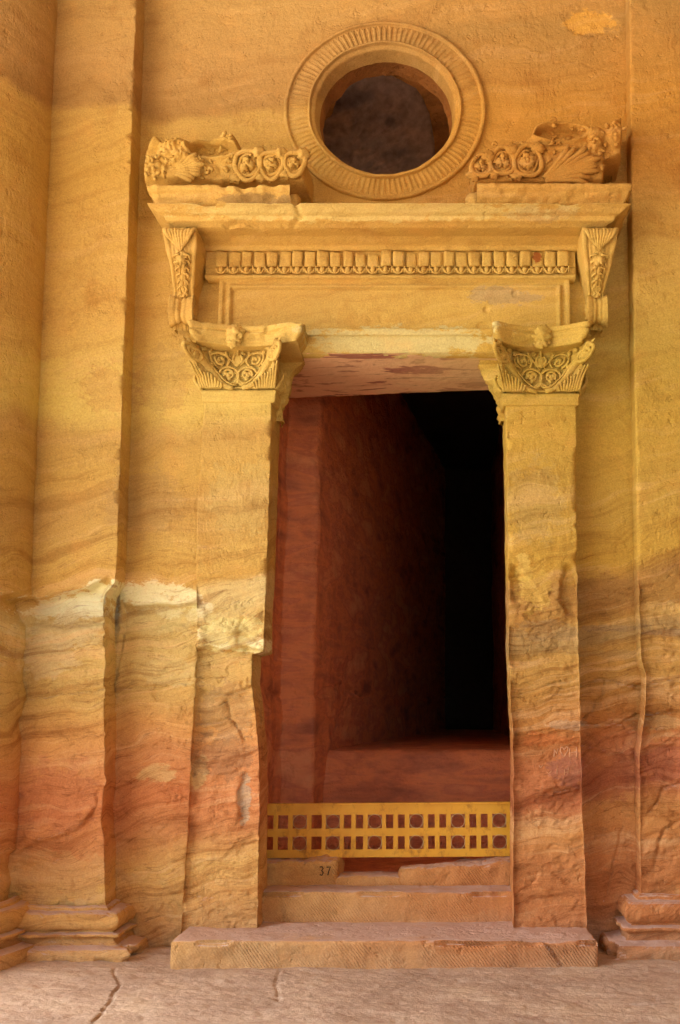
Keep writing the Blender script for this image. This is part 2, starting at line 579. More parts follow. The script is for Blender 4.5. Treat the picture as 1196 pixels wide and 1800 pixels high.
CRACKS = [  # photo polylines, half width m, depth m
    ([(40, 1232), (110, 1222), (180, 1212), (260, 1208), (310, 1200), (345, 1206), (378, 1222), (415, 1218), (440, 1208)], 0.007, 0.03),
    ([(205, 1040), (207, 1100), (200, 1160), (190, 1212)], 0.006, 0.03),
    ([(1026, 1204), (1055, 1194), (1085, 1196), (1110, 1204), (1140, 1202), (1196, 1192)], 0.009, 0.045),
    ([(1068, 1196), (1064, 1216), (1054, 1232), (1050, 1246), (1030, 1262)], 0.006, 0.025),
    ([(1024, 1274), (1060, 1274), (1100, 1272), (1130, 1256), (1196, 1250)], 0.009, 0.04),
    ([(1100, 1272), (1112, 1286), (1128, 1284)], 0.007, 0.02),
    ([(900, 1222), (940, 1214), (975, 1200), (1008, 1198)], 0.005, 0.016),
    ([(1026, 1310), (1060, 1316), (1090, 1328), (1124, 1336)], 0.008, 0.03),
    ([(895, 1288), (950, 1286), (985, 1278), (1022, 1270)], 0.005, 0.016),
    ([(955, 1392), (985, 1390), (1018, 1380)], 0.006, 0.02),
    ([(1100, 1460), (1090, 1500), (1078, 1545), (1068, 1590)], 0.007, 0.02),
    ([(1196, 1375), (1165, 1385), (1155, 1410), (1138, 1425)], 0.007, 0.03),
    ([(1196, 1440), (1165, 1455), (1154, 1480), (1152, 1510)], 0.007, 0.025),
    ([(95, 106), (130, 105), (165, 98), (200, 90), (235, 80)], 0.004, 0.012),
    ([(108, 25), (145, 30), (190, 18), (235, 8)], 0.003, 0.008),
    ([(60, 445), (95, 452), (108, 456)], 0.004, 0.012),
    ([(322, 1515), (320, 1560), (317, 1625)], 0.005, 0.02),
    ([(346, 964), (400, 964)], 0.004, 0.012), ([(346, 1016), (462, 1020)], 0.005, 0.014),
    ([(345, 1272), (380, 1270), (400, 1262), (412, 1270), (432, 1300)], 0.007, 0.025),
    ([(388, 1240), (400, 1230), (405, 1262)], 0.006, 0.02),
    ([(1064, 946), (1082, 942), (1100, 946), (1108, 958)], 0.005, 0.012),
    ([(1085, 127), (1100, 133)], 0.004, 0.01),
    ([(48, 1494), (75, 1470), (110, 1462), (140, 1452), (160, 1436), (176, 1415), (178, 1390)], 0.006, 0.02),
    ([(1090, 340), (1150, 336)], 0.003, 0.006), ([(250, 27), (330, 22), (420, 30)], 0.003, 0.008),
    ([(250, 95), (330, 100), (380, 112)], 0.003, 0.006), ([(880, 95), (960, 100), (1000, 92), (1085, 115)], 0.004, 0.008),
]
CRW = [([P(px, py, -0.1)[0::2] for px, py in pl], w, d) for pl, w, d in CRACKS]

SCOOPS = [  # photo x, y, half width, half height, depth (m, + into the rock), edge sharpness, noise
    (1040, 26, 46, 22, 0.014, 8, 0.5), (265, 1362, 34, 17, 0.012, 6, 0.6), (352, 1356, 20, 28, 0.016, 8, 0.6),
    (400, 1110, 40, 34, 0.035, 5, 0.8), (440, 1118, 22, 30, 0.03, 6, 0.8), (434, 1400, 13, 44, 0.035, 6, 0.4),
    (940, 1040, 38, 50, 0.02, 6, 0.9), (1000, 1040, 16, 40, 0.05, 7, 0.7), (906, 1030, 10, 30, 0.025, 5, 0.8),
    (130, 1072, 74, 26, 0.05, 3, 0.4), (265, 1050, 80, 24, 0.035, 3, 0.5), (250, 1100, 90, 26, 0.03, 2.5, 0.5),
    (1160, 1262, 50, 20, 0.03, 5, 0.7), (1090, 1240, 40, 24, 0.022, 4, 0.7), (990, 1390, 34, 8, 0.02, 6, 0.5),
    (1070, 1365, 50, 40, 0.016, 4, 0.8), (1175, 1380, 30, 50, 0.02, 5, 0.7), (420, 1245, 26, 26, 0.02, 5, 0.7),
    (1165, 1060, 40, 18, 0.012, 6, 0.7), (395, 1420, 20, 40, 0.02, 2.5, 0.6), (90, 1380, 95, 90, -0.016, 7, 0.35),
    (850, 578, 12, 8, 0.02, 5, 0.5), (905, 520, 6, 6, 0.02, 6, 0.5), (855, 548, 5, 5, 0.018, 6, 0.5),
]
SCW = []
for (px, py, hw, hh, dp, sh, nz) in SCOOPS:
    x, _, z = P(px, py, -0.1)
    SCW.append((x, z, P(px + hw, py, -0.1)[0] - x, P(px, py - hh, -0.1)[2] - z, dp, sh, nz))
LEDGES = [  # photo polyline of an overhanging edge, depth below it (m), height over which the face comes back (m)
    ([(52, 1056), (90, 1054), (120, 1046), (165, 1036), (200, 1022)], 0.12, 0.30),
    ([(206, 1060), (232, 1064), (262, 1058), (300, 1062), (345, 1056)], 0.085, 0.34),
    ([(60, 1098), (110, 1102), (186, 1098)], -0.025, 0.20),
    ([(345, 1104), (368, 1110), (382, 1098), (420, 1106), (436, 1084), (466, 1080)], -0.03, 0.16),
    ([(343, 1142), (372, 1138), (400, 1144), (436, 1136), (466, 1146)], 0.085, 0.6),
    ([(40, 1236), (110, 1226), (180, 1216), (260, 1212), (310, 1204), (345, 1210), (378, 1226), (415, 1222), (440, 1212)], 0.020, 0.20),
    ([(1024, 1208), (1055, 1198), (1085, 1200), (1110, 1208), (1140, 1206), (1196, 1196)], 0.035, 0.20),
    ([(1022, 1278), (1060, 1278), (1100, 1276), (1130, 1260), (1196, 1254)], 0.035, 0.16),
    ([(1024, 1314), (1060, 1320), (1090, 1332), (1124, 1340)], 0.03, 0.3),
    ([(1128, 1316), (1160, 1310), (1196, 1314)], 0.035, 0.3),
    ([(895, 1292), (950, 1290), (985, 1282), (1022, 1274)], 0.014, 0.15),
    ([(950, 1396), (985, 1394), (1020, 1384)], 0.025, 0.15), ([(948, 1384), (985, 1378), (1018, 1380)], -0.02, 0.05),
    ([(200, 1378), (260, 1372), (330, 1386)], 0.018, 0.12), ([(345, 1280), (380, 1276), (414, 1268), (446, 1280)], 0.025, 0.2),
    ([(340, 1330), (390, 1340), (448, 1322)], 0.018, 0.15), ([(1040, 1076), (1110, 1080), (1196, 1074)], 0.012, 0.2),
    ([(900, 1100), (960, 1096), (1016, 1104)], 0.012, 0.2), ([(1138, 1110), (1196, 1104)], 0.02, 0.12),
    ([(895, 990), (912, 1000), (926, 1020), (940, 1034), (954, 1060)], 0.022, 0.18),
    ([(36, 1262), (100, 1256), (180, 1250)], 0.015, 0.3), ([(30, 1500), (80, 1474), (140, 1456), (176, 1420)], 0.040, 0.4),
]
LGW = [([P(px, py, -0.1)[0::2] for px, py in pl], dp, dc) for pl, dp, dc in LEDGES]
Z_WEATHER = zpx(1035)


def weather(x, y, z, amt=1.0, cracks=True):
    """displacement into the rock (metres, +Y)"""
    x = np.asarray(x, float)
    z = np.asarray(z, float)
    x, z = np.broadcast_arrays(x, z)
    sh = fbm(x * 0.9, y * 0.9, z * 0.9, 3)
    low = sstep(Z_WEATHER + 0.14, Z_WEATHER - 0.14, z - 0.07 * x + 0.22 * sh)
    d = 0.010 * sh + 0.006 * fbm(x * 4, y * 4, z * 4, 4)
    d = d + 0.0022 * fbm(x * 26, y * 26, z * 18, 3)
    # weathered zone: soft hollows and small overhanging ledges along the bedding
    s = z - 0.1 * x + 0.10 * fbm(x * 1.3, 3.0 + y, z * 1.3, 3)
    saw = (s * 3.1) % 1.0
    ledge = np.where(saw < 0.88, saw / 0.88, (1 - saw) / 0.12) * np.clip(fbm(x * 1.1, 9.0, z * 2.5, 3) + 0.15, 0, 1)
    saw2 = (s * 9.3 + 0.3 * fbm(x * 3, 5.0, z * 3, 2)) % 1.0
    ledge2 = saw2 * np.clip(fbm(x * 2.1, 19.0, z * 4.5, 3), 0, 1)
    d = d + low * (0.022 + 0.030 * fbm(x * 1.6, 2.0 + y, z * 2.4, 4) + 0.028 * ledge + 0.012 * ledge2)
    fl = fbm(x * 3.2, 41.0, z * 7.0, 4)
    d = d + low * 0.010 * (sstep(0.10, 0.13, fl) + sstep(-0.22, -0.19, fl) + sstep(0.34, 0.36, fl))
    up = fbm(x * 2.4, 44.0, z * 3.4, 4)
    d = d + (1 - low) * 0.004 * sstep(0.30, 0.33, up)
    en = fbm(x * 9, 4.0, z * 12, 4)
    for (cx, cz, rx, rz, dp, shp, nz) in SCW:
        q = np.sqrt(((x - cx) / rx) ** 2 + ((z - cz) / rz) ** 2) + nz * 0.5 * en
        m = 1 / (1 + np.exp(np.clip((q - 1) * shp * 2.2, -40, 40)))
        d = d + m * dp * (1 + 0.35 * en * nz)
    jag = 0.020 * fbm(x * 7, 51.0, z * 3, 4) + 0.006 * fbm(x * 40, 52.0, z * 10, 2)
    for pl, dp, dc in LGW:
        xs_ = np.array([p[0] for p in pl])
        if x.max() < xs_[0] - 0.05 or x.min() > xs_[-1] + 0.05:
            continue
        zl = np.interp(x, xs_, [p[1] for p in pl]) + jag
        below = np.clip(zl - z, -0.2, 2.0)
        end = sstep(xs_[0] - 0.04, xs_[0] + 0.05, x) * sstep(xs_[-1] + 0.04, xs_[-1] - 0.05, x)
        d = d + dp * end / (1 + np.exp(-below / 0.005)) * np.exp(-np.clip(below, 0, 2) / dc)
        if dp > 0:
            d = d - 0.35 * dp * end * np.exp(-np.clip(-below, 0, 1) / 0.03) / (1 + np.exp(below / 0.004))
    if cracks:
        wx = x + 0.014 * fbm(x * 14, 1.0, z * 14, 3)
        wz = z + 0.014 * fbm(x * 14, 31.0, z * 14, 3)
        for pl, w, dp in CRW:
            xs = [p[0] for p in pl]
            zs = [p[1] for p in pl]
            bb = (x > min(xs) - 0.1) & (x < max(xs) + 0.1) & (z > min(zs) - 0.1) & (z < max(zs) + 0.1)
            if not bb.any():
                continue
            dd = seg_dist(wx[bb], wz[bb], pl)
            g = np.exp(-(dd / w) ** 2) * dp
            # lower lip sits a little deeper than the upper one
            tmp = np.zeros_like(d)
            tmp[bb] = g
            d = d + tmp
    return d * amt


# ------------------------------------------------------------------ pier: a vertical shaft of rock with weathered edges
def pier(name, xl, xr, yf, yb_l, yb_r, z0, z1, mat, parent, res=0.010, r=0.012, amt=1.0, chip=0.03, seed=0, front=None):
    nz = int((z1 - z0) / res) + 1
    z = np.linspace(z0, z1, nz)
    fv = lambda f: np.broadcast_to(f(z) if callable(f) else float(f), z.shape).astype(float)
    XL, XR, YF = fv(xl), fv(xr), fv(yf)
    cl = sstep(0.16, 0.26, fbm(0.0, seed + 0.5, z * 5, 4)) * chip * (0.8 + 1.2 * np.clip(fbm(3.0, seed, z * 14, 3) + 0.3, 0, 1)) + r
    cr = sstep(0.16, 0.26, fbm(0.0, seed + 8.5, z * 5, 4)) * chip * (0.8 + 1.2 * np.clip(fbm(3.0, seed + 4, z * 14, 3) + 0.3, 0, 1)) + r
    jl = 0.004 * fbm(1.0, seed + 1.5, z * 12, 3)
    jr = 0.004 * fbm(1.0, seed + 11.5, z * 12, 3)
    XL, XR = XL + jl, XR + jr
    cols = []
    nside = max(3, int(abs(yb_l - YF.mean()) / 0.02))
    for t in np.linspace(0, 1, nside):
        y = yb_l + (YF + cl - yb_l) * t
        cols.append((XL + 0 * z, y, -1, 0))
    for a in (0.25, 0.5, 0.75):
        cols.append((XL + cl * (1 - math.cos(a * math.pi / 2)), YF + cl * (1 - math.sin(a * math.pi / 2)), -math.cos(a * 1.57), math.sin(a * 1.57)))
    nf = max(4, int((XR - XL).mean() / res))
    for t in np.linspace(0, 1, nf):
        cols.append((XL + cl + (XR - cr - XL - cl) * t, YF + 0 * z, 0, 1))
    for a in (0.75, 0.5, 0.25):
        cols.append((XR - cr * (1 - math.cos(a * math.pi / 2)), YF + cr * (1 - math.sin(a * math.pi / 2)), math.cos(a * 1.57), math.sin(a * 1.57)))
    nside = max(3, int(abs(yb_r - YF.mean()) / 0.02))
    for t in np.linspace(1, 0, nside):
        y = yb_r + (YF + cr - yb_r) * t
        cols.append((XR + 0 * z, y, 1, 0))
    X = np.stack([c[0] for c in cols], 1)
    Y = np.stack([c[1] for c in cols], 1)
    Z = np.repeat(z[:, None], len(cols), 1)
    NX = np.array([c[2] for c in cols])[None, :]
    NY = np.array([c[3] for c in cols])[None, :]
    W = weather(X, 0.0, Z, amt)
    side = 0.006 * fbm(X * 3, Y * 6, Z * 6, 4)
    Y = Y + W * NY
    X = X - NX * (side + 0.08 * np.abs(W))
    if front is not None:
        Y = Y + front(X, Z) * NY
    return mesh_obj(name, np.stack([X, Y, Z], -1), grid_faces(nz, len(cols)), mat, parent)


def sweep(name, prof, path, mat, parent, closed=False, res=0.012, chip=0.0, chip_z=None, seed=0, noise=0.003, build=None, edge=None):
    """moulding: prof = [(d, z)] from top to bottom, d outwards; path = plan polyline [(x, y)], outward normal on the right of travel"""
    path = np.asarray(path, float)
    segn = len(path) - 1
    nrm = []
    for i in range(segn):
        t = path[i + 1] - path[i]
        t /= np.linalg.norm(t)
        nrm.append(np.array([t[1], -t[0]]))
    pts, off = [], []
    for i in range(segn):
        L = np.linalg.norm(path[i + 1] - path[i])
        k = max(1, int(L / res))
        n0 = nrm[i] if i == 0 else (nrm[i - 1] + nrm[i]) / max(0.6, 1 + nrm[i - 1] @ nrm[i])
        n1 = nrm[i] if i == segn - 1 else (nrm[i] + nrm[i + 1]) / max(0.6, 1 + nrm[i] @ nrm[i + 1])
        for j in range(k + (1 if i == segn - 1 else 0)):
            t = j / k
            pts.append(path[i] * (1 - t) + path[i + 1] * t)
            # inside a straight run the offset is the plain normal plus the mitre shear at its ends
            off.append(n0 * (1 - t) + n1 * t)
    pts, off = np.array(pts), np.array(off)
    pr = []
    for (d0, z0), (d1, z1) in zip(prof[:-1], prof[1:]):
        L = math.hypot(d1 - d0, z1 - z0)
        k = max(1, int(L / res))
        for j in range(k):
            pr.append((d0 + (d1 - d0) * j / k, z0 + (z1 - z0) * j / k))
    pr.append(prof[-1])
    pr = np.array(pr)
    D = pr[:, 0][:, None]
    Zp = pr[:, 1][:, None]
    X = pts[None, :, 0] + D * off[None, :, 0]
    Y = pts[None, :, 1] + D * off[None, :, 1]
    Z = Zp + 0 * X
    nn = noise * fbm(X * 8 + seed, Y * 8, Z * 8, 4) + noise * 0.5 * fbm(X * 30, Y * 30, Z * 30 + seed, 3)
    X = X + nn * off[None, :, 0]
    Y = Y + nn * off[None, :, 1]
    Z = Z + 0.6 * noise * fbm(X * 6 + 5, Y * 6, 3.0 + seed, 4)
    if chip > 0:
        # broken arrises: knock back the points that stand far out
        dm = D - np.minimum(np.roll(D, 3, 0), np.roll(D, -3, 0))
        prom = np.clip(D / max(1e-6, pr[:, 0].max()), 0, 1) ** 3
        c = np.clip(fbm(X * 4 + seed, Y * 4, Z * 7, 4) - 0.12, 0, 1) * chip * prom * 6
        X = X - c * off[None, :, 0]
        Y = Y - c * off[None, :, 1]
        Z = Z - 0.35 * c
    if name == 'cornice':
        q = [P(px, py, -0.60)[0::2] for px, py in ((392, 386), (430, 381), (462, 392), (488, 404), (505, 392), (526, 374), (523, 358))]
        q2 = [P(px, py, -0.60)[0::2] for px, py in ((345, 404), (400, 406), (450, 412), (500, 402))]
        wxx, wzz = X + 0.03 * fbm(X * 9, 3.0, Z * 9, 4), Z + 0.03 * fbm(X * 9, 8.0, Z * 9, 4)
        g = 0.035 * np.exp(-(seg_dist(wxx, wzz, q) / 0.013) ** 2) + 0.03 * np.exp(-(seg_dist(wxx, wzz, q2) / 0.012) ** 2)
        cxx, czz = P(475, 396, -0.6)[0::2]
        g = g + 0.04 * np.exp(-(((X - cxx) / 0.14) ** 2 + ((Z - czz) / 0.06) ** 2) ** 2) * np.abs(fbm(X * 12, 1.0, Z * 12, 4)) * 2
        Y = Y + g
    V = np.stack([X, Y, Z], -1)
    F = grid_faces(len(pr), len(pts))
    if build is not None:
        build.add(V, F)
        return None
    return mesh_obj(name, V, F, mat, parent)


def block(name, x0, x1, y0, y1, z0, z1, mat, parent=None, res=0.02, r=0.02, amp=0.01, seed=0, fn=None, freq=3.0):
    """a rounded, uneven block of stone"""
    lo, hi = np.array([x0, y0, z0]), np.array([x1, y1, z1])
    size = hi - lo
    n = np.maximum(2, (size / res).astype(int) + 1)
    bm_v, bm_f, off = [], [], 0
    for ax in range(3):
        u, w = [a for a in range(3) if a != ax]
        U, W_ = np.meshgrid(np.linspace(0, 1, n[u]), np.linspace(0, 1, n[w]), indexing='ij')
        for s in (0, 1):
            Q = np.zeros(U.shape + (3,))
            Q[..., u] = lo[u] + U * size[u]
            Q[..., w] = lo[w] + W_ * size[w]
            Q[..., ax] = hi[ax] if s else lo[ax]
            flip = (s == 0) ^ (ax == 1)
            bm_v.append(Q.reshape(-1, 3))
            bm_f.append(grid_faces(n[u], n[w], flip=flip) + off)
            off += Q.shape[0] * Q.shape[1]
    V = np.concatenate(bm_v)
    F = np.concatenate(bm_f)
    _, idx, inv = np.unique(np.round(V, 5), axis=0, return_index=True, return_inverse=True)
    V = V[idx]
    F = np.asarray(inv).reshape(-1)[F]
    rr = min(r, size.min() * 0.45)
    C = np.clip(V, lo + rr, hi - rr)
    D = V - C
    L = np.linalg.norm(D, axis=1)[:, None] + 1e-9
    N = D / L
    V = C + N * rr
    q = fbm(V[:, 0] * freq + seed, V[:, 1] * freq, V[:, 2] * freq, 4) + 0.25 * fbm(V[:, 0] * freq * 5, V[:, 1] * freq * 5 + seed, V[:, 2] * freq * 5, 3)
    V = V + N * (q * amp)[:, None]
    if fn is not None:
        V = fn(V, N)
    return mesh_obj(name, V, F, mat, parent)


# ================================================================== THE SETTING
# ---- ground: one sheet, fine near the door, coarse to the horizon
def spaced(fine0, fine1, step, far):
    a = np.arange(fine0, fine1 + 1e-6, step)
    g = [fine1]
    s = step
    while g[-1] < far:
        s *= 1.35
        g.append(g[-1] + s)
    h = [fine0]
    s = step
    while h[-1] > -far:
        s *= 1.35
        h.append(h[-1] - s)
    return np.array(sorted(set(h[1:] + list(a) + g[1:])))


gx = spaced(-3.3, 2.2, 0.012, 600)
gy = np.array(sorted(set(list(np.arange(-2.0, 0.1, 0.012)) + [-2.0 - 0.03 * 1.3 ** k for k in range(38)] + [0.6, 8.0, 40.0, 600.0])))
GX, GY = np.meshgrid(gx, gy, indexing='ij')
gz = 0.03 + 0.018 * fbm(GX * 0.8, GY * 1.6, 0.5, 4) + 0.007 * fbm(GX * 5, GY * 9, 1.5, 4)
gz += 0.012 * np.clip(fbm(GX * 13, GY * 16, 6.5, 3), -1, 0.0) + 0.016 * np.clip(fbm(GX * 2.2, GY * 4.0, 4.5, 4), -1, 0.1)
for pl, w, dp in (([(-2.02, -0.66), (-1.97, -0.80), (-1.88, -1.05), (-1.82, -1.40), (-1.78, -1.9)], 0.005, 0.022),
                  ([(-1.0, -0.72), (-0.98, -1.0), (-0.9, -1.4)], 0.006, 0.012),
                  ([(-2.6, -1.35), (-2.3, -1.15), (-2.1, -1.18)], 0.010, 0.02),
                  ([(1.0, -1.5), (1.4, -1.42), (1.9, -1.2)], 0.008, 0.02)):
    wx = GX + 0.018 * fbm(GX * 6, GY * 6, 2.0, 4)
    dd = seg_dist(wx, GY, pl)
    gz -= np.exp(-(dd / w) ** 2) * dp
gz = np.where(GY > 0.0, 0.0, gz)
ground = struct(mesh_obj('ground', np.stack([GX, GY, gz], -1), grid_faces(len(gx), len(gy), flip=False), M_GROUND))

# ---- portico round the camera: ceiling and the closed side on the right (both outside the frame), open to the courtyard on the left
struct(block('portico_ceiling', -10.35, 9.0, -16.5, 12.0, 9.6, 10.6, M_OUT, res=1.0, r=0.1, amp=0.05))
struct(block('portico_wall', -7.5, -0.5, -16.5, -15.2, -0.2, 9.8, M_OUT, res=1.0, r=0.1, amp=0.05, seed=3))  # unseen end wall, extent and right-hand gap shaped to steer light into the doorway
struct(block('portico_wall', 4.6, 5.6, -15.0, 0.4, -0.2, 9.8, M_OUT, res=1.0, r=0.1, amp=0.05))

# ================================================================== ROCK WALL WITH ROUND WINDOW
RES = 0.0095
wall = empty('rock_wall', 'golden sandstone wall behind the doorway, pierced by the round window', 'wall')
wx0, wx1 = P(200, 1700, 0)[0] - 0.3, P(1140, 0, 0)[0] + 0.25
wz0, wz1 = -0.05, P(700, -60, 0)[2]
xs = np.arange(wx0, wx1, RES)
zs = np.arange(wz0, wz1, RES)
WX, WZ = np.meshgrid(xs, zs)
WY = weather(WX, 0.0, WZ)
oc = P(677, 195, 0)
ocx, ocz = oc[0], oc[2]
OR_X = (P(855, 195, 0)[0] - P(500, 195, 0)[0]) / 2
OR_Z = (P(677, 38, 0)[2] - P(677, 352, 0)[2]) / 2
dl = interp_edge([(478, 560), (460, 1700)], 0)
q = np.hypot((WX - ocx) / OR_X, (WZ - ocz) / OR_Z)
hole = (q < 0.9) | ((WX > P(420, 1000, 0)[0]) & (WX < P(930, 1000, 0)[0]) & (WZ < zpx(560, 0)))
fm = ~(hole[:-1, :-1] | hole[1:, 1:] | hole[1:, :-1] | hole[:-1, 1:])
mesh_obj('wall_face', np.stack([WX, WY, WZ], -1), grid_faces(len(zs), len(xs), mask=fm), M_ROCK, wall)

# ---- round window: ring of mouldings with tongues, then the reveal
TH = 104 * 12
th = np.linspace(0, 2 * math.pi, TH, endpoint=False)
NTONG = 104
# radial profile (fraction of outer radius, height in front of the wall)
rp = [(1.04, -0.03), (1.0, 0.0), (0.996, 0.035), (0.965, 0.04), (0.958, 0.018), (0.95, 0.014)]
for t in np.linspace(0, 1, 16)[1:-1]:
    rp.append((0.95 - 0.185 * t, 0.014 + 0.035 * math.sin(t * math.pi * 0.55) - 0.03 * t))
rp += [(0.765, 0.02), (0.760, 0.045), (0.748, 0.05), (0.740, 0.045), (0.735, 0.02), (0.73, 0.012), (0.705, 0.004), (0.695, -0.006), (0.690, -0.03), (0.675, -0.10), (0.665, -0.14)]
r2 = []
for (a, b), (c, d) in zip(rp[:-1], rp[1:]):
    k = 2
    for j in range(k):
        r2.append((a + (c - a) * j / k, b + (d - b) * j / k))
r2.append(rp[-1])
rp = np.array(r2)
RR, TT = np.meshgrid(rp[:, 0], th, indexing='ij')
HH = np.repeat(rp[:, 1][:, None], TH, 1)
ph = (TT * NTONG / (2 * math.pi)) % 1.0 - 0.5
tl = (0.95 - RR) / 0.185
inb = (tl > 0.0) & (tl < 1.0)
# a tongue: rounded outer end, raised rim, sunk middle
half = 0.38 * np.sqrt(np.clip(1 - np.clip((0.22 - tl) / 0.2, 0, 1) ** 2, 0, 1))
rim = np.exp(-((np.abs(ph) - half) / 0.10) ** 2)
worn = np.clip(0.70 + 0.9 * fbm(np.cos(TT) * 2.5, np.sin(TT) * 2.5, 3.0 + RR * 4, 4), 0.08, 1)
HH = HH + np.where(inb, (rim * 0.008 - 0.005 * (np.abs(ph) < half)) * worn, 0)
X = ocx + RR * OR_X * np.cos(TT)
Z = ocz + RR * OR_Z * np.sin(TT)
nz_ = fbm(X * 7, 2.0, Z * 7, 4)
brk = np.clip(fbm(X * 5, 12.0, Z * 5, 4) - 0.2, 0, 1)
Y = -HH + 0.006 * nz_ + 0.03 * brk * (RR < 0.78) + 0.012 * np.clip(fbm(X * 9, 22.0, Z * 9, 3) - 0.15, 0, 1)
X = X + 0.006 * fbm(X * 6, 32.0, Z * 6, 3)
Z = Z + 0.006 * fbm(X * 6, 42.0, Z * 6, 3)
ring = mesh_obj('window_ring', np.stack([X, Y, Z], -1), grid_faces(len(rp), TH, wrap=True), M_CARVE, wall)
# reveal of the window: splayed and rough
tt = np.linspace(0, 1, 40)
TT, KK = np.meshgrid(th, tt)
rad = 0.668 - 0.012 * KK + 0.045 * fbm(np.cos(TT) * 2.2, np.sin(TT) * 2.2, 1.0 + KK * 0.6, 4) * KK
X = ocx + rad * OR_X * np.cos(TT)
Z = ocz + 0.01 + rad * OR_Z * np.sin(TT) - 0.0 * KK
Y = 0.135 + 0.20 * KK + 0.01 * fbm(X * 5, KK * 3, Z * 5, 3)
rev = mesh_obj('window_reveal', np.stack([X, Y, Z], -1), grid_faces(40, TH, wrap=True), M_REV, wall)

# ================================================================== LEFT PILASTER, COLUMN, RIGHT PILASTER
def base_profile(zt, zb, out):
    """attic base, from the shaft down: fillet, torus, scotia, torus, plinth"""
    h = zt - zb
    p = [(-0.02, zt), (0.0, zt), (out * 0.10, zt - h * 0.03), (out * 0.12, zt - h * 0.07)]
    for a in np.linspace(-75, 80, 9):
        p.append((out * (0.28 + 0.24 * math.cos(R(a))), zt - h * (0.245 + 0.165 * math.sin(R(a)))))
    p += [(out * 0.34, zt - h * 0.43), (out * 0.58, zt - h * 0.445), (out * 0.60, zt - h * 0.485), (out * 0.46, zt - h * 0.51)]
    p += [(out * 0.42, zt - h * 0.57), (out * 0.50, zt - h * 0.635), (out * 0.62, zt - h * 0.65), (out * 0.74, zt - h * 0.66)]
    for a in np.linspace(-50, 10, 5):
        p.append((out * (0.72 + 0.28 * math.cos(R(a))), zt - h * (0.78 + 0.14 * math.sin(R(a)))))
    p += [(out * 0.99, zt - h * 0.92), (out * 0.93, zb)]
    return p


# left pilaster
pil = empty('pilaster', 'tall square pilaster left of the doorway with a pale eroded band', 'pilaster')
YP = -0.24
pxl = interp_edge([(50, 0), (10, 1000), (-10, 1050), (-30, 1700)], YP)
pxr = interp_edge([(240, -80), (240, 0), (205, 990), (203, 1022), (186, 1044), (182, 1075), (183, 1140), (186, 1165), (182, 1200), (184, 1300), (183, 1380), (178, 1436), (183, 1480), (185, 1596), (187, 1700)], YP)
zb_top = zpx(1592, YP)


def pil_front(X, Z):
    z = Z - 0.06 * X
    a = zpx(1036, YP) + 0.12
    m = sstep(a + 0.06, a - 0.02, z + 0.05 * fbm(X * 3, 1.0, Z * 3, 3))
    return 0.035 * m - 0.02 * sstep(1.9, 1.1, z) * m


pier('shaft', pxl, pxr, YP, 0.05, 0.06, 0.0, P(700, -60, YP)[2], M_ROCK, pil, res=RES, r=0.006, chip=0.03, seed=3, front=pil_front)
px_l, px_r = P(30, 1640, YP)[0], P(186, 1596, YP)[0]
sweep('base', base_profile(zb_top, -0.02, 0.24), [(px_l - 0.3, 0.02), (px_l - 0.3, YP), (px_r, YP), (px_r, 0.02)][0:4] if False else [(px_l - 0.35, YP), (px_r, YP), (px_r, 0.03)],
      M_ROCK, pil, res=0.012, chip=0.035, seed=5, noise=0.018)

# engaged column at the left edge
colm = empty('engaged_column', 'rounded sandstone column cut off by the left edge of the picture', 'column')
cz = np.arange(-0.02, P(0, -80, -0.4)[2], 0.02)
cr_edge = interp_edge([(97, -60), (97, 0), (75, 440), (52, 1000), (48, 1060), (52, 1110), (46, 1180), (40, 1260), (30, 1450), (20, 1590), (18, 1700)], -0.30)
RC = 0.72
ang = np.linspace(R(-150), R(80), 150)
A, CZ = np.meshgrid(ang, cz)
ex = cr_edge(CZ)
Wc = weather(ex - RC + RC * np.cos(A), 5.0, CZ, 0.8, cracks=False)
rr_ = RC - Wc
X = ex - RC + rr_ * np.cos(A)
Y = -0.30 + rr_ * np.sin(A)
mesh_obj('shaft', np.stack([X, Y, CZ], -1), grid_faces(len(cz), len(ang)), M_ROCK, colm)
bt = zpx(1600, -0.7)
bp = base_profile(bt, -0.02, 0.20)
bb = np.array(bp)
cxb = float(cr_edge(0.3)) - RC
ang2 = np.linspace(R(-160), R(40), 140)
BD, BA = np.meshgrid(bb[:, 0], ang2, indexing='ij')
BZ = np.repeat(bb[:, 1][:, None], len(ang2), 1)
br = RC + BD + 0.012 * fbm(np.cos(BA) * 4, np.sin(BA) * 4, BZ * 6, 4)
mesh_obj('base', np.stack([cxb + br * np.cos(BA), -0.30 + br * np.sin(BA), BZ], -1), grid_faces(len(bb), len(ang2), flip=True), M_ROCK, colm)

# right pilaster
rpil = empty('pilaster', 'broad square pilaster at the right edge with a worn moulded base', 'pilaster')
YR = -0.20
rxl = interp_edge([(1107, -80), (1107, 0), (1111, 400), (1117, 700), (1122, 1000), (1126, 1100), (1127, 1160), (1137, 1190), (1135, 1230), (1130, 1280), (1124, 1330), (1126, 1450), (1128, 1570), (1128, 1700)], YR)
pier('shaft', rxl, 3.6, YR, 0.05, 0.06, 0.0, P(700, -60, YR)[2], M_ROCK, rpil, res=0.011, r=0.016, chip=0.015, seed=23)
rb = P(1129, 1572, YR)
sweep('base', base_profile(zpx(1572, YR), -0.02, 0.26), [(rb[0], 0.03), (rb[0], YR), (3.6, YR)], M_ROCK, rpil, res=0.012, chip=0.03, seed=15, noise=0.016)

# ================================================================== DOORWAY
door = empty('doorway', 'carved classical doorway with capitals, brackets and heavy cornice cut from golden rock', 'doorway')
YJ = -0.20
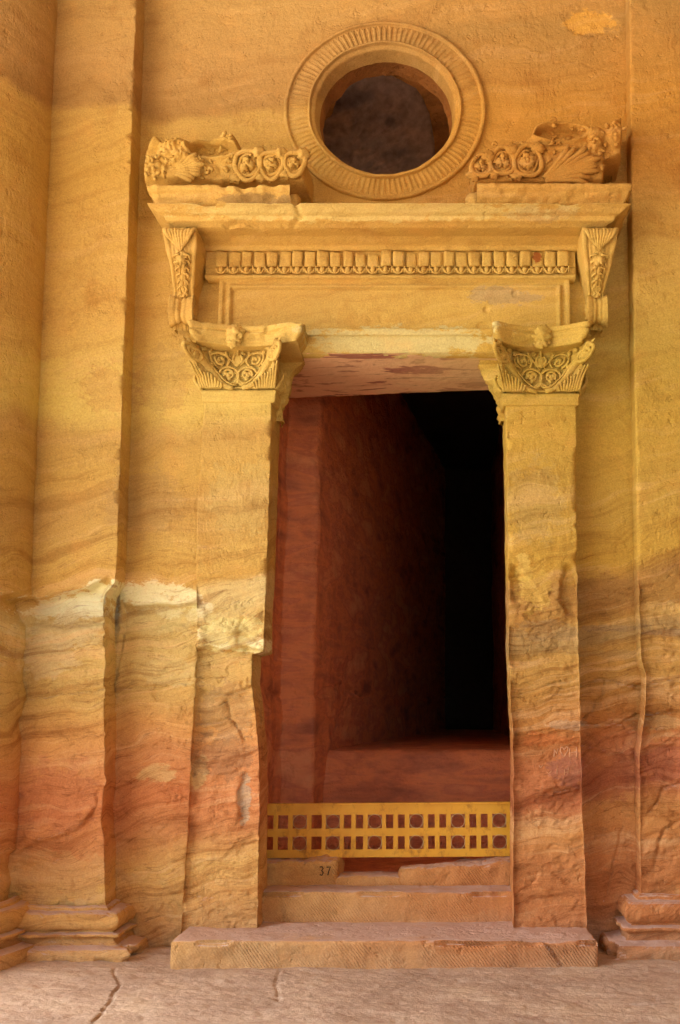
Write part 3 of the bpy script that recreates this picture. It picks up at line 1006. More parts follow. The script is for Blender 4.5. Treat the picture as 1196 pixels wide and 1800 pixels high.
# jamb pilasters
jl_l = interp_edge([(362, 560), (360, 690), (347, 900), (345, 1040), (343, 1150), (335, 1300), (326, 1500), (317, 1640)], YJ)
jl_r = interp_edge([(480, 560), (479, 690), (473, 880), (466, 1060), (464, 1146), (446, 1150), (443, 1200), (450, 1260), (455, 1320), (456, 1420), (453, 1600), (453, 1640)], YJ)
zj0 = 0.12
left_jamb = pier('jamb', jl_l, jl_r, YJ, 0.03, 0.20, zj0, zpx(680, YJ), M_ROCK, door, res=RES, r=0.006, chip=0.03, seed=41)
jr_l = interp_edge([(888, 560), (889, 700), (893, 900), (895, 1150), (899, 1250), (903, 1350), (902, 1500), (903, 1640)], YJ)
jr_r = interp_edge([(1013, 560), (1013, 700), (1015, 980), (1017, 1020), (1017, 1090), (1020, 1200), (1023, 1350), (1026, 1450), (1033, 1640)], YJ)
right_jamb = pier('jamb', jr_l, jr_r, YJ, 0.20, 0.03, zj0, zpx(684, YJ), M_ROCK, door, res=RES, r=0.006, chip=0.03, seed=57)

# necking bands under the capitals
for (a, b, ya, yb_) in ((359, 482, 686, 708), (886, 1014, 692, 714)):
    x0, x1 = P(a, 690, YJ)[0], P(b, 690, YJ)[0]
    zt, zb = zpx(ya, YJ), zpx(yb_, YJ)
    h = zt - zb
    sweep('neck_band', [(-0.02, zt), (0.016, zt), (0.02, zt - h * 0.2), (0.014, zt - h * 0.35), (0.010, zt - h * 0.9), (0.0, zb), (-0.02, zb)],
          [(x0, 0.0), (x0, YJ), (x1, YJ), (x1, 0.18)], M_CARVE, door, res=0.008, chip=0.006, noise=0.003)


# ---- capitals
def spiral(cx, cz, r0, turns, n=40, start=0.0, d=1):
    t = np.linspace(0, 1, n)
    a = start + d * turns * 2 * math.pi * t
    rr = r0 * (1 - 0.88 * t)
    return cx + rr * np.cos(a), cz + rr * np.sin(a)


def capital(cxp, hwp, yb, yt, jside, seed, horns):
    """cxp centre pixel, hwp half width of the bell foot in pixels, yb / yt pixel rows of foot and of the underside of the abacus"""
    xc = P(cxp, yb, YJ)[0]
    hw0 = P(cxp + hwp, yb, YJ)[0] - xc
    zb, zt = zpx(yb, YJ), zpx(yt, YJ - 0.1)
    H = zt - zb
    root = empty('capital', None, None, parent=door)

    def bell(u, w, h=0.0):
        u = np.asarray(u, float)
        w = np.asarray(w, float)
        au = np.abs(u)
        hw = hw0 * (1.0 + 0.34 * np.clip(w, 0, 1.3) ** 2.0)
        x = xc + u * hw
        proj = 0.03 + 0.05 * w + 0.26 * np.clip(w, 0, 1.2) ** 1.5 * np.clip((au - 0.30) / 0.7, 0, 1.3) ** 1.8
        y = YJ - proj - h
        return np.stack([x, y, zb + H * w + 0 * x], -1)

    # bell
    us = np.linspace(-1, 1, 90)
    ws = np.linspace(0, 1.02, 60)
    U, W = np.meshgrid(us, ws)
    # sunk field in the middle between the two rising calyx bands
    edge_u = 0.02 + 0.84 * np.clip(W, 0, 1) ** 0.42
    sunk = sstep(0.03, -0.03, np.abs(U) - edge_u) * (W > 0.05)
    rough = 0.006 * fbm(U * 5 + seed, W * 5, 1.0, 4)
    V = bell(U, W, -0.028 * sunk + rough)
    B = Build()
    # returns to the wall on both sides
    bl = V[:, 0, :]
    brr = V[:, -1, :]
    kk = 12
    L = np.stack([bl * (1 - t) + np.stack([bl[:, 0] * 0 + xc - hw0 * (1.0 if jside > 0 else 0.98), 0 * bl[:, 1] + 0.02, bl[:, 2]], -1) * t for t in np.linspace(1, 0, kk)], 1)
    Rr = np.stack([brr * (1 - t) + np.stack([brr[:, 0] * 0 + xc + hw0 * 1.0, 0 * brr[:, 1] + 0.02, brr[:, 2]], -1) * t for t in np.linspace(0, 1, kk)], 1)
    ALL = np.concatenate([L[:, :-1], V, Rr[:, 1:]], 1)
    B.add(ALL, grid_faces(ALL.shape[0], ALL.shape[1]))
    B.obj('bell', M_CARVE, root)

    # calyx bands rising to the corners
    for s in (-1, 1):
        C = Build()
        t = np.linspace(0, 1, 40)
        w = 0.06 + 0.90 * t
        u = s * (0.12 + 0.84 * t ** 0.45)
        C.tube(bell(u, w - 0.04 * (1 - t), 0.0), 0.018 + 0.012 * t, 8, flat=0.9)
        C.tube(bell(u - s * 0.085, w + 0.03, 0.006), 0.0065, 6)
        C.tube(bell(u + s * 0.07, w - 0.05, 0.0), 0.008, 6)
        C.obj('calyx_band', M_CARVE, root)
        # corner volute
        Vv = Build()
        sx, sz = spiral(s * 0.93, 0.74, 0.17, 2.4, 60, R(90), -s)
        Vv.tube(bell(sx, sz, 0.025), np.linspace(0.017, 0.012, 60), 7)
        Vv.blob(bell(s * 0.93, 0.74, 0.015), (0.028, 0.026, 0.03), seed, 0.1)
        Vv.obj('volute', M_CARVE, root)
        # acanthus leaf at the foot: a fan of ribs
        Lf = Build()
        for k in range(9):
            f = k / 8.0
            u0 = s * (1.02 - 0.52 * f)
            ht = (0.46 - 0.34 * f ** 1.3) * (1 + 0.1 * math.sin(k * 5 + seed))
            lean = s * (0.10 - 0.16 * f)
            t = np.linspace(0, 1, 10)
            pts = bell(u0 + lean * t, t * ht + 0.01, 0.010 + 0.05 * t ** 2 * (1 - 0.5 * f))
            Lf.tube(pts, 0.0135 * (1.05 - 0.55 * t), 6)
        Lf.obj('acanthus_leaf', M_CARVE, root)
        # outer leaf that turns round the corner, seen in profile
        Ol = Build()
        for k in range(5):
            t = np.linspace(0, 1, 9)
            b0 = bell(s * 1.0, 0.02 + 0 * t)
            pts = b0 + np.stack([s * (0.01 + 0.055 * np.sin(t * 2.2)), 0.02 + 0.03 * k + 0 * t, t * H * (0.42 - 0.04 * k)], -1)
            Ol.tube(pts, 0.014 * (1.1 - 0.5 * t), 6)
        Ol.obj('acanthus_leaf', M_CARVE, root)

    # vine scroll in the sunk field
    Vn = Build()
    hs = -0.010
    for s in (-1, 1):
        # lower roundel and its inner curl
        a = np.linspace(0, 2 * math.pi, 44)
        Vn.tube(bell(s * 0.25 + 0.265 * np.cos(a), 0.34 + 0.21 * np.sin(a), hs), 0.010, 6, cap=False)
        sx, sz = spiral(s * 0.24, 0.36, 0.15, 1.5, 36, R(200 if s < 0 else -20), s)
        Vn.tube(bell(sx, sz, hs + 0.004), np.linspace(0.010, 0.006, 36), 6)
        for (du, dw) in ((0.02, 0.0), (0.09, 0.03), (-0.06, 0.06), (0.0, -0.09)):
            Vn.blob(bell(s * (0.24 + du), 0.36 + dw, hs), (0.016, 0.016, 0.018), seed + du * 9, 0.3, n=7, m=9)
        # upper roundel
        a = np.linspace(R(-60), R(230), 40)
        Vn.tube(bell(s * (0.42 + 0.21 * np.cos(a)), 0.72 + 0.18 * np.sin(a), hs), 0.0095, 6)
        sx, sz = spiral(s * 0.42, 0.72, 0.13, 1.4, 30, R(40 if s > 0 else 140), -s)
        Vn.tube(bell(sx, sz, hs + 0.004), np.linspace(0.010, 0.006, 30), 6)
        for (du, dw) in ((0.03, 0.02), (-0.05, 0.05), (0.18, 0.16), (0.22, -0.12), (0.30, 0.20), (0.25, 0.22)):
            Vn.blob(bell(s * (0.42 + du), 0.72 + dw, hs), (0.015, 0.015, 0.018), seed + du * 19, 0.3, n=7, m=9)
        # stems from the foot, crossing
        t = np.linspace(0, 1, 24)
        Vn.tube(bell(s * (0.30 * (1 - t) ** 1.5 - 0.05 * np.sin(t * 3.1)), 0.03 + 0.2 * t, hs + 0.003), 0.011, 6)
        Vn.tube(bell(s * (0.05 + 0.22 * t ** 1.2), 0.90 - 0.34 * (1 - t) ** 0.5 * 0.9 + 0.04 * t, hs + 0.002), 0.008, 6)
        # heart: two lobes
        a = np.linspace(0, 1, 20)
        Vn.tube(bell(s * (0.11 * np.sin(a * 2.6)), 0.60 + 0.25 * a, hs + 0.006), 0.010, 6)
    rsv = np.random.RandomState(int(seed * 10))
    for k in range(46):
        w = rsv.uniform(0.10, 0.96)
        u = rsv.uniform(-1, 1) * (0.26 + 0.50 * w ** 0.75)
        a = rsv.uniform(0, 6.28)
        t = np.linspace(-1, 1, 6)
        Vn.tube(bell(u + 0.045 * t * math.cos(a), w + 0.045 * t * math.sin(a) + 0.02 * t ** 2, hs - 0.004), 0.0075 * (1.1 - 0.6 * t ** 2), 5)
    Vn.blob(bell(0.0, 0.73, hs), (0.030, 0.016, 0.045), seed, 0.2)
    Vn.tube(bell(np.zeros(8), np.linspace(0.84, 1.0, 8), hs + 0.004), 0.010, 6)
    Vn.obj('vine_scroll', M_CARVE, root)

    # abacus with concave front
    ycor = YJ - 0.33
    xa_l, xa_r = P(horns[0], yt - 25, ycor)[0], P(horns[1], yt - 25, ycor)[0]
    n = 30
    t = np.linspace(-1, 1, n)
    xm, hwA = (xa_l + xa_r) / 2, (xa_r - xa_l) / 2
    fx = xm + t * (hwA - 0.045)
    fy = YJ - 0.20 - 0.12 * np.abs(t) ** 1.8
    plan = [(xa_l + 0.02, 0.02), (xa_l + 0.01, YJ - 0.1), (xa_l, ycor + 0.05), (xa_l + 0.004, ycor + 0.01), (xa_l + 0.02, ycor)] + list(zip(fx, fy))
    plan += [(xa_r - 0.02, ycor), (xa_r - 0.004, ycor + 0.01), (xa_r, ycor + 0.05), (xa_r - 0.01, YJ - 0.1), (xa_r - 0.02, 0.02)]
    plan = np.array(plan)
    sl = np.concatenate([[0], np.cumsum(np.hypot(*np.diff(plan, axis=0).T))])
    ss = np.linspace(0, sl[-1], 150)
    plan = np.stack([np.interp(ss, sl, plan[:, 0]), np.interp(ss, sl, plan[:, 1])], -1)
    za = zt - 0.005
    hA = 0.135
    lev = [(0.30, 1.0), (0.10, 1.0), (0.004, 1.0), (0.0, 0.97), (0.0, 0.76), (0.012, 0.72), (0.014, 0.66), (0.006, 0.63), (0.008, 0.50), (0.022, 0.30), (0.045, 0.12), (0.05, 0.02), (0.06, 0.0), (0.14, -0.02), (0.30, -0.02)]
    lv = []
    for (o0, h0), (o1, h1) in zip(lev[:-1], lev[1:]):
        for j in range(3):
            lv.append((o0 + (o1 - o0) * j / 3, h0 + (h1 - h0) * j / 3))
    lv = np.array(lv + [lev[-1]])
    O = lv[:, 0][:, None]
    AX = xm + (plan[None, :, 0] - xm) * (1 - O / hwA)
    AY = np.minimum(plan[None, :, 1] + O * np.clip((0.02 - plan[None, :, 1]) / 0.15, 0, 1), 0.02)
    AZ = za + hA * lv[:, 1][:, None] + 0 * AX
    wr = fbm(AX * 7 + seed, AY * 7, AZ * 9, 4)
    brk = np.clip(fbm(AX * 3.5 + seed * 2, AY * 3.5, AZ * 5, 4) - 0.15, 0, 1) * np.clip(1 - O / 0.06, 0, 1)
    AY = AY + 0.008 * wr + 0.14 * brk
    AZ = AZ - 0.05 * brk + 0.004 * wr
    AX = AX - np.sign(AX - xm) * 0.06 * brk
    mesh_obj('abacus', np.stack([AX, AY, AZ], -1), grid_faces(len(lv), 150), M_CARVE, root)
    # boss in the middle of the abacus, worn
    Bs = Build()
    Bs.blob((xc, YJ - 0.20, za + hA * 0.52), (0.062, 0.035, 0.070), seed + 2, 0.7, 2.6, 22, 28)
    Bs.blob((xc - 0.01, YJ - 0.20, za + hA * 0.10), (0.050, 0.03, 0.035), seed + 4, 0.7, 2.6, 16, 20)
    Bs.obj('abacus_boss', M_CARVE, root)
    return root, xc, hwA, za + hA


capL, cLx, cLh, cLz = capital(420, 62, 685, 612, 1, 2.0, (327, 534))
capR, cRx, cRh, cRz = capital(951, 64, 691, 614, -1, 9.0, (866, 1040))

# ---- lintel: fascia, panel, frieze
lin = empty('lintel', None, None, parent=door)
LX0, LX1 = P(340, 500, -0.12)[0], P(1060, 500, -0.12)[0]


def face(name, xa, xb, ytop, ybot, Y0, Y1, mat, parent, amt=0.5, res=RES, extra=None):
    """a stretch of carved face between two rows; Y0 at the top, Y1 at the bottom, with a thickness behind it"""
    zt, zb = zpx(ytop, Y0), zpx(ybot, Y1)
    nx, nz = max(3, int((xb - xa) / res)), max(3, int((zt - zb) / res))
    t = np.linspace(0, 1, nz)
    x = np.linspace(xa, xb, nx)
    Xg, Tg = np.meshgrid(x, t)
    Zg = zb + (zt - zb) * Tg
    Yg = Y1 + (Y0 - Y1) * Tg + weather(Xg, 0.0, Zg, amt)
    if extra is not None:
        Yg = Yg + extra(Xg, Zg, Tg)
    # top and bottom shelves and ends run back into the rock
    back = 0.12
    rows = [np.stack([x, 0 * x + Y1 + back, 0 * x + zb], -1)[None]] + [np.stack([Xg, Yg, Zg], -1)] + [np.stack([x, 0 * x + Y0 + back, 0 * x + zt], -1)[None]]
    V = np.concatenate(rows, 0)
    e0 = V[:, :1].copy()
    e0[..., 1] += back
    e1 = V[:, -1:].copy()
    e1[..., 1] += back
    V = np.concatenate([e0, V, e1], 1)
    return mesh_obj(name, V, grid_faces(V.shape[0], V.shape[1]), mat, parent)


ix0, ix1 = P(358, 500, -0.15)[0], P(1016, 500, -0.15)[0]
pan0, pan1 = P(385, 520, -0.17)[0], P(1002, 520, -0.17)[0]
# sunken backing behind the panel
face('backing', ix0 - 0.1, ix1 + 0.1, 400, 590, -0.08, -0.08, M_CARVE, lin)


def panel_relief(X, Z, T):
    zt, zb = zpx(486, -0.17), zpx(577, -0.17)
    dx = np.minimum(X - pan0, pan1 - X)
    dz = zt - Z
    d = np.minimum(dx, dz)
    out = 0.030 * sstep(0.026, 0.032, d) * 0 + 0.0
    out = out + 0.018 * sstep(0.030, 0.036, d) - 0.026 * sstep(0.060, 0.066, d) + 0.030 * sstep(0.086, 0.094, d)
    return out


face('panel', pan0, pan1, 486, 577, -0.17, -0.17, M_CARVE, lin, 0.5, 0.008, panel_relief)
face('lower_fascia', ix0, ix1, 577, 589, -0.19, -0.185, M_CARVE, lin, 0.5)
face('lower_band', P(500, 600, -0.16)[0], P(880, 600, -0.16)[0], 589, 621, -0.165, -0.15, M_CARVE, lin, 0.6)
# soffit of the door opening
so_x0, so_x1 = P(470, 640, 0)[0], P(905, 640, 0)[0]
zs_ = zpx(621, -0.15)
sx = np.linspace(so_x0 - 0.3, so_x1 + 0.5, 140)
sy = np.linspace(-0.155, 1.0, 90)
SX, SY = np.meshgrid(sx, sy)
yb_of = 1.06 - 0.15 * (SX - so_x0)
SY2 = -0.155 + (SY + 0.155) / 1.155 * (yb_of + 0.155)
SZ = zs_ + 0.012 * fbm(SX * 2, SY * 2, 1.0, 4) + 0.004 * fbm(SX * 12, SY * 12, 1.0, 3)
V = np.stack([SX, SY2, SZ], -1)
up = V[-1:].copy()
up[..., 2] += 0.6
V = np.concatenate([V, up], 0)
mesh_obj('soffit', V, grid_faces(V.shape[0], V.shape[1], flip=True), M_SOF, lin)

# dentils and egg row, one by one
yd = -0.235
face('dentil_bed', ix0 + 0.02, ix1 - 0.02, 438, 470, -0.20, -0.20, M_CARVE, lin, 0.4)
face('egg_bed', ix0 + 0.02, ix1 - 0.02, 470, 484, -0.195, -0.180, M_CARVE, lin, 0.4)
face('fillet', ix0 + 0.02, ix1 - 0.02, 482, 488, -0.205, -0.205, M_CARVE, lin, 0.2)
dz0, dz1 = zpx(468, yd), zpx(441, yd)
x_first, x_last = P(378, 455, yd)[0], P(1000, 455, yd)[0]
ND = 28
step_x = (x_last - x_first) / ND


def dentil_mesh(seed):
    w, h, dpt = step_x * 0.89, dz1 - dz0, 0.055
    n = 6
    o = block('dentil', -w / 2, w / 2, -dpt, 0.03, 0, h, M_CARVE, lin, res=0.018, r=0.005, amp=0.012, seed=seed, freq=11)
    return o


protos = [dentil_mesh(3.3 * k + 1) for k in range(5)]
for k in range(ND):
    x = x_first + step_x * (k + 0.5)
    if k < 5:
        o = protos[k]
    else:
        o = protos[(k * 3 + k // 5) % 5].copy()
        COL.objects.link(o)
    o.location = (x, -0.195, dz0)
    rs = np.random.RandomState(k)
    o.rotation_euler = (0, 0, R(6 + rs.uniform(-3, 3)))
    o.scale = (rs.uniform(0.86, 1.04), rs.uniform(0.40, 1.05), rs.uniform(0.74, 0.9) if k in (4, 11, 12, 20) else rs.uniform(0.94, 1.0))

ez0, ez1 = zpx(483, -0.2), zpx(470, -0.2)
eh = ez1 - ez0
eb = Build()
eb.blob((0, -0.008, eh * 0.50), (step_x * 0.20, 0.024, eh * 0.46), 3, 0.1, 1.2, 9, 12)
a = np.linspace(R(165), R(375), 18)
eb.tube(np.stack([step_x * 0.36 * np.cos(a), 0 * a - 0.012, eh * 0.52 + eh * 0.50 * np.sin(a)], -1), 0.0075, 6)
eb.tube([(step_x * 0.5, -0.010, eh * 0.98), (step_x * 0.5, -0.012, eh * 0.5), (step_x * 0.5, -0.008, eh * 0.06)], [0.009, 0.006, 0.003], 5)
egg0 = eb.obj('egg_and_dart', M_CARVE, lin)
for k in range(ND):
    o = egg0 if k == 0 else egg0.copy()
    if k:
        COL.objects.link(o)
    o.location = (x_first + step_x * (k + 0.5), -0.218, ez0)
    rs = np.random.RandomState(100 + k)
    o.scale = (1, rs.uniform(0.7, 1.15), 1)

# cove under the cornice
cv = []
za_, zb_ = zpx(398, -0.42), zpx(439, -0.23)
cv = [(-0.1, za_ + 0.02), (0.24, za_ + 0.02), (0.235, za_ - 0.02), (0.15, za_ - (za_ - zb_) * 0.45), (0.07, za_ - (za_ - zb_) * 0.72), (0.062, za_ - (za_ - zb_) * 0.78),
      (0.062, za_ - (za_ - zb_) * 0.92), (0.045, zb_ - 0.005), (-0.05, zb_ - 0.005)]
sweep('cove', cv, [(ix0, -0.18), (ix1, -0.18)], M_CARVE, lin, res=0.012, noise=0.008, seed=4)

# ---- consoles
def console(pts_l, pts_r, seed, side):
    """side = +1: inner flank on its right (left console)"""
    root = empty('console', None, None, parent=door)
    z1, z0 = zpx(402, -0.5), zpx(572, -0.26)
    L = z1 - z0

    def depth(z):
        t = np.clip((z1 - z) / L, 0, 1)
        return -0.16 - 0.36 * (1 - t) ** 1.15 - 0.05 * np.sin(t * 2 * math.pi) - 0.05 * sstep(0.6, 0.75, t) * sstep(1.0, 0.85, t)

    def xat(pts, z):
        zz, xx = [], []
        for px, py in pts:
            yy = float(depth(np.interp(py, [402, 572], [z1, z0])))
            p = P(px, py, yy)
            zz.append(p[2])
            xx.append(p[0])
        o = np.argsort(zz)
        return np.interp(z, np.array(zz)[o], np.array(xx)[o])
    fl = lambda z: xat(pts_l, z)
    fr = lambda z: xat(pts_r, z)

    def flutes(X, Z):
        a, b = fl(Z), fr(Z)
        s = (X - a) / np.maximum(b - a, 1e-3)
        out = 0.016 * (np.exp(-((s - 0.18) / 0.035) ** 2) + np.exp(-((s - 0.82) / 0.035) ** 2) + np.exp(-((s - 0.28) / 0.03) ** 2) + np.exp(-((s - 0.72) / 0.03) ** 2))
        out = out + 0.012 * np.exp(-((s - 0.5) / 0.05) ** 2)
        return out + 0.015 * np.clip(fbm(X * 9 + seed, 0.0, Z * 9, 4), 0, 1)
    pier('bracket', fl, fr, depth, -0.05, -0.05, z0, z1, M_CARVE, root, res=0.007, r=0.012, amt=0.25, chip=0.012, seed=seed, front=flutes)
    # shell leaf folding over the top of the front
    Lf = Build()
    zt = z1 - 0.01
    for k in range(9):
        f = k / 8 * 2 - 1
        t = np.linspace(0, 1, 14)
        z = zt - L * (0.02 + (0.22 - 0.07 * abs(f)) * t)
        xm = (fl(z) + fr(z)) / 2
        hw = (fr(z) - fl(z)) / 2
        x = xm + hw * f * (0.80 - 0.22 * t - 0.25 * t ** 3)
        y = depth(z) - 0.012 - 0.025 * np.sin(t * 2.6)
        Lf.tube(np.stack([x, y, z], -1), 0.016 * (1.1 - 0.5 * t), 6)
    zc = zt - L * 0.31
    Lf.blob(((fl(zc) + fr(zc)) / 2, depth(zc) - 0.004, zc + 0.03), (0.045, 0.035, 0.075), seed, 0.7, 2.6, 18, 22)
    Lf.obj('shell_leaf', M_CARVE, root)
    # long acanthus stalk on the front
    St = Build()
    for f, r_ in ((-0.10, 0.012), (0.10, 0.012), (0.0, 0.016)):
        t = np.linspace(0, 1, 24)
        z = zt - L * (0.34 + 0.30 * t)
        x = (fl(z) + fr(z)) / 2 + f * (fr(z) - fl(z)) + 0.006 * np.sin(t * 9 + f * 20)
        St.tube(np.stack([x, depth(z) - 0.004, z], -1), r_, 6)
    for k in range(7):
        for sg in (-1, 1):
            t = np.linspace(0, 1, 7)
            z = zt - L * (0.26 + 0.055 * k + 0.04 * t)
            x = (fl(z) + fr(z)) / 2 + sg * (0.06 + 0.24 * np.sin(t * 2.2) * (1 - 0.06 * k)) * (fr(z) - fl(z))
            St.tube(np.stack([x, depth(z) - 0.012, z], -1), 0.011 * (1.15 - 0.6 * t), 5)
    St.obj('leaf_stalk', M_CARVE, root)
    # lower scroll: a reeded roll lying across the foot
    Sc = Build()
    zc = z0 + L * 0.20
    a, b = float(fl(zc)) - 0.012, float(fr(zc)) + 0.012
    n = 28
    xs_ = np.linspace(a, b, n)
    s = np.linspace(0, 1, n)
    rad = 0.118 * (0.80 + 0.22 * np.abs(s * 2 - 1) ** 1.3) - 0.014 * np.exp(-((s - 0.5) / 0.07) ** 2) - 0.008 * np.exp(-((s - 0.28) / 0.05) ** 2) - 0.008 * np.exp(-((s - 0.72) / 0.05) ** 2)
    seg = 26
    an = np.linspace(0, 2 * math.pi, seg, endpoint=False)
    yy = float(depth(zc)) + 0.010
    rn = rad[:, None] * (1 + 0.05 * fbm(xs_[:, None] * 12 + seed, np.cos(an)[None] * 2, np.sin(an)[None] * 2, 3))
    V = np.stack([xs_[:, None] + 0 * rn, yy + rn * np.cos(an)[None] * 0.7, zc + rn * np.sin(an)[None]], -1)
    F = grid_faces(n, seg, wrap=True, flip=True).tolist() + [list(range(seg)), [(n - 1) * seg + q for q in range(seg)][::-1]]
    Sc.add(V, F)
    # spiral on the inner end of the roll
    xe = (b + 0.002) if side > 0 else (a - 0.002)
    tt_ = np.linspace(0, 1, 60)
    aa = tt_ * 2.5 * 2 * math.pi
    r3 = 0.088 * (1 - 0.9 * tt_)
    Sc.tube(np.stack([0 * tt_ + xe, yy + 0.75 * r3 * np.cos(aa), zc + r3 * np.sin(aa)], -1), 0.009, 6)
    Sc.obj('scroll', M_CARVE, root)
    return root


console([(285, 402), (288, 420), (300, 470), (306, 505), (303, 540), (306, 572)], [(346, 402), (346, 430), (344, 470), (342, 510), (340, 540), (338, 572)], 4.0, 1)
console([(1024, 402), (1024, 430), (1030, 480), (1034, 515), (1035, 545), (1034, 575)], [(1089, 402), (1086, 420), (1074, 470), (1062, 515), (1064, 545), (1060, 575)], 14.0, -1)


# ---- cornice
CXL, CXR = P(259, 355, -0.645)[0] + 0.305, P(1110, 355, -0.645)[0] - 0.305
zc1, zc0 = zpx(355, -0.66), zpx(404, -0.45)
hc = zc1 - zc0
cor = [(-0.40, zc1 + 0.005), (0.30, zc1), (0.305, zc1 - hc * 0.04), (0.285, zc1 - hc * 0.10), (0.265, zc1 - hc * 0.22), (0.245, zc1 - hc * 0.36), (0.222, zc1 - hc * 0.44),
       (0.212, zc1 - hc * 0.46), (0.208, zc1 - hc * 0.50), (0.200, zc1 - hc * 0.72), (0.190, zc1 - hc * 0.76), (0.165, zc1 - hc * 0.84), (0.14, zc1 - hc * 0.97), (0.10, zc0), (-0.3, zc0)]
sweep('cornice', cor, [(CXL, 0.03), (CXL, -0.34), (CXR, -0.34), (CXR, 0.03)], M_CARVE, door, res=0.010, chip=0.016, seed=31, noise=0.004)

# ---- stumps of the broken pediment above the cornice: moulding plus carved block
def pediment(x0p, x1p, yt, open_left, seed, outline, rosettes, lumps, leaf):
    root = empty('pediment_fragment', None, None, parent=door)
    z1, z0 = zpx(yt, -0.62), zc1 - 0.004
    h = z1 - z0
    prof = [(-0.45, z1 + 0.003), (0.26, z1), (0.262, z1 - h * 0.1), (0.25, z1 - h * 0.26), (0.238, z1 - h * 0.30), (0.225, z1 - h * 0.5), (0.20, z1 - h * 0.74), (0.17, z1 - h * 0.9), (0.165, z0), (-0.3, z0)]
    if open_left:   # outer end mitred on the left, broken on the right
        xa, xb = P(x0p, yt, -0.60)[0] + 0.26, P(x1p, yt, -0.55)[0]
        path = [(xa, 0.03), (xa, -0.36), (xb, -0.36), (xb + 0.05, 0.03)]
    else:
        xa, xb = P(x0p, yt, -0.55)[0], P(x1p, yt, -0.60)[0] - 0.26
        path = [(xa - 0.05, 0.03), (xa, -0.36), (xb, -0.36), (xb, 0.03)]
    if open_left:
        B = Build()
        sweep(None, prof, path[:3], None, None, res=0.010, chip=0.02, seed=seed, noise=0.006, build=B)
        n_end = xb
        o = B.obj('moulding', M_CARVE, root)
    else:
        B = Build()
        sweep(None, prof, path[1:], None, None, res=0.010, chip=0.02, seed=seed, noise=0.006, build=B)
        o = B.obj('moulding', M_CARVE, root)
    # broken end of the moulding: a rough stone face
    xe = xb if open_left else xa
    block('broken_end', xe - 0.06, xe + 0.05, -0.52, 0.04, z0 + 0.002, z1 - 0.004, M_ROCK, root, res=0.015, r=0.03, amp=0.05, seed=seed, freq=6)
    # carved block
    YB = -0.40
    pl = [P(px, py, YB)[0::2] for px, py in outline]
    xs = [p[0] for p in pl]
    zz = [p[1] for p in pl]
    res = 0.0085
    gx_ = np.arange(min(xs) - 0.02, max(xs) + 0.02, res)
    gz_ = np.arange(min(zz) - 0.02, max(zz) + 0.02, res)
    GX_, GZ_ = np.meshgrid(gx_, gz_)
    jx = GX_ + 0.012 * fbm(GX_ * 9, seed, GZ_ * 9, 4)
    jz = GZ_ + 0.012 * fbm(GX_ * 9, seed + 5, GZ_ * 9, 4)
    inside = np.zeros(GX_.shape, bool)
    for (xa_, za2), (xb_, zb2) in zip(pl, pl[1:] + pl[:1]):
        c = ((za2 > jz) != (zb2 > jz)) & (jx < (xb_ - xa_) * (jz - za2) / (zb2 - za2 + 1e-12) + xa_)
        inside ^= c
    d = seg_dist(jx, jz, pl + pl[:1])
    d = np.where(inside, d, -d)
    rnd = 0.035
    prof_ = np.sqrt(np.clip(1 - (1 - np.clip(d / rnd, 0, 1)) ** 2, 0, 1))
    rel = 0.03 * fbm(GX_ * 5, seed, GZ_ * 5, 5) + 0.008 * fbm(GX_ * 22, seed, GZ_ * 22, 3)
    for (px, py, rx, rz, hgt, kind) in lumps:
        cx, _, cz_ = P(px, py, YB)
        ax, az = P(px + rx, py, YB)[0] - cx, P(px, py - rz, YB)[2] - cz_
        q_ = np.sqrt(((GX_ - cx) / ax) ** 2 + ((GZ_ - cz_) / az) ** 2)
        if kind == 'dome':
            rel = rel - hgt * np.clip(1 - q_ ** 2, 0, 1) ** 0.6
        elif kind == 'hollow':
            rel = rel + hgt * 2.0 * sstep(1.08, 0.90, q_) - 0.7 * hgt * np.exp(-((q_ - 1.18) / 0.12) ** 2)
        elif kind == 'curls':
            rel = rel - hgt * np.clip(1 - q_ ** 2, 0, 1) ** 0.5 * (0.75 + 0.5 * np.abs(perlin(GX_ * 28, seed, GZ_ * 28)) * 2)
    Y_ = 0.02 + (YB + rel - 0.02) * prof_
    fm_ = (d > -res * 0.9)
    fmm = fm_[:-1, :-1] & fm_[1:, 1:] & fm_[1:, :-1] & fm_[:-1, 1:]
    Vb = np.stack([GX_, np.where(d <= 0, 0.03, Y_), GZ_], -1)
    mesh_obj('carved_block', Vb, grid_faces(len(gz_), len(gx_), mask=fmm), M_CARVE, root)
    # acanthus leaf spreading over the face of the block
    Lq = Build()
    lx, lz, lr, a0, a1 = leaf
    cx, _, cz_ = P(lx, lz, YB)
    for k in range(11):
        f = k / 10
        an = R(a0 + (a1 - a0) * f) + 0.05 * math.sin(k * 7.0)
        ln = lr / 250.0 * (0.75 + 0.25 * math.sin(f * math.pi)) * (1 + 0.06 * math.sin(k * 4.1))
        t = np.linspace(0.12, 1, 16)
        bend = 0.25 * (f - 0.5) * t ** 2
        Lq.tube(np.stack([cx + ln * t * np.cos(an + bend), YB - 0.012 - 0.035 * np.sin(t * 2.4), cz_ + ln * t * np.sin(an + bend)], -1), 0.021 * (0.55 + 0.6 * t) * np.where(t > 0.9, 0.7, 1), 7, flat=0.9)
    Lq.obj('acanthus_leaf', M_CARVE, root)
    # worn foliage running over the whole face
    Fq = Build()
    rsq = np.random.RandomState(int(seed * 7))
    iz, ix = np.nonzero(d > 0.03)
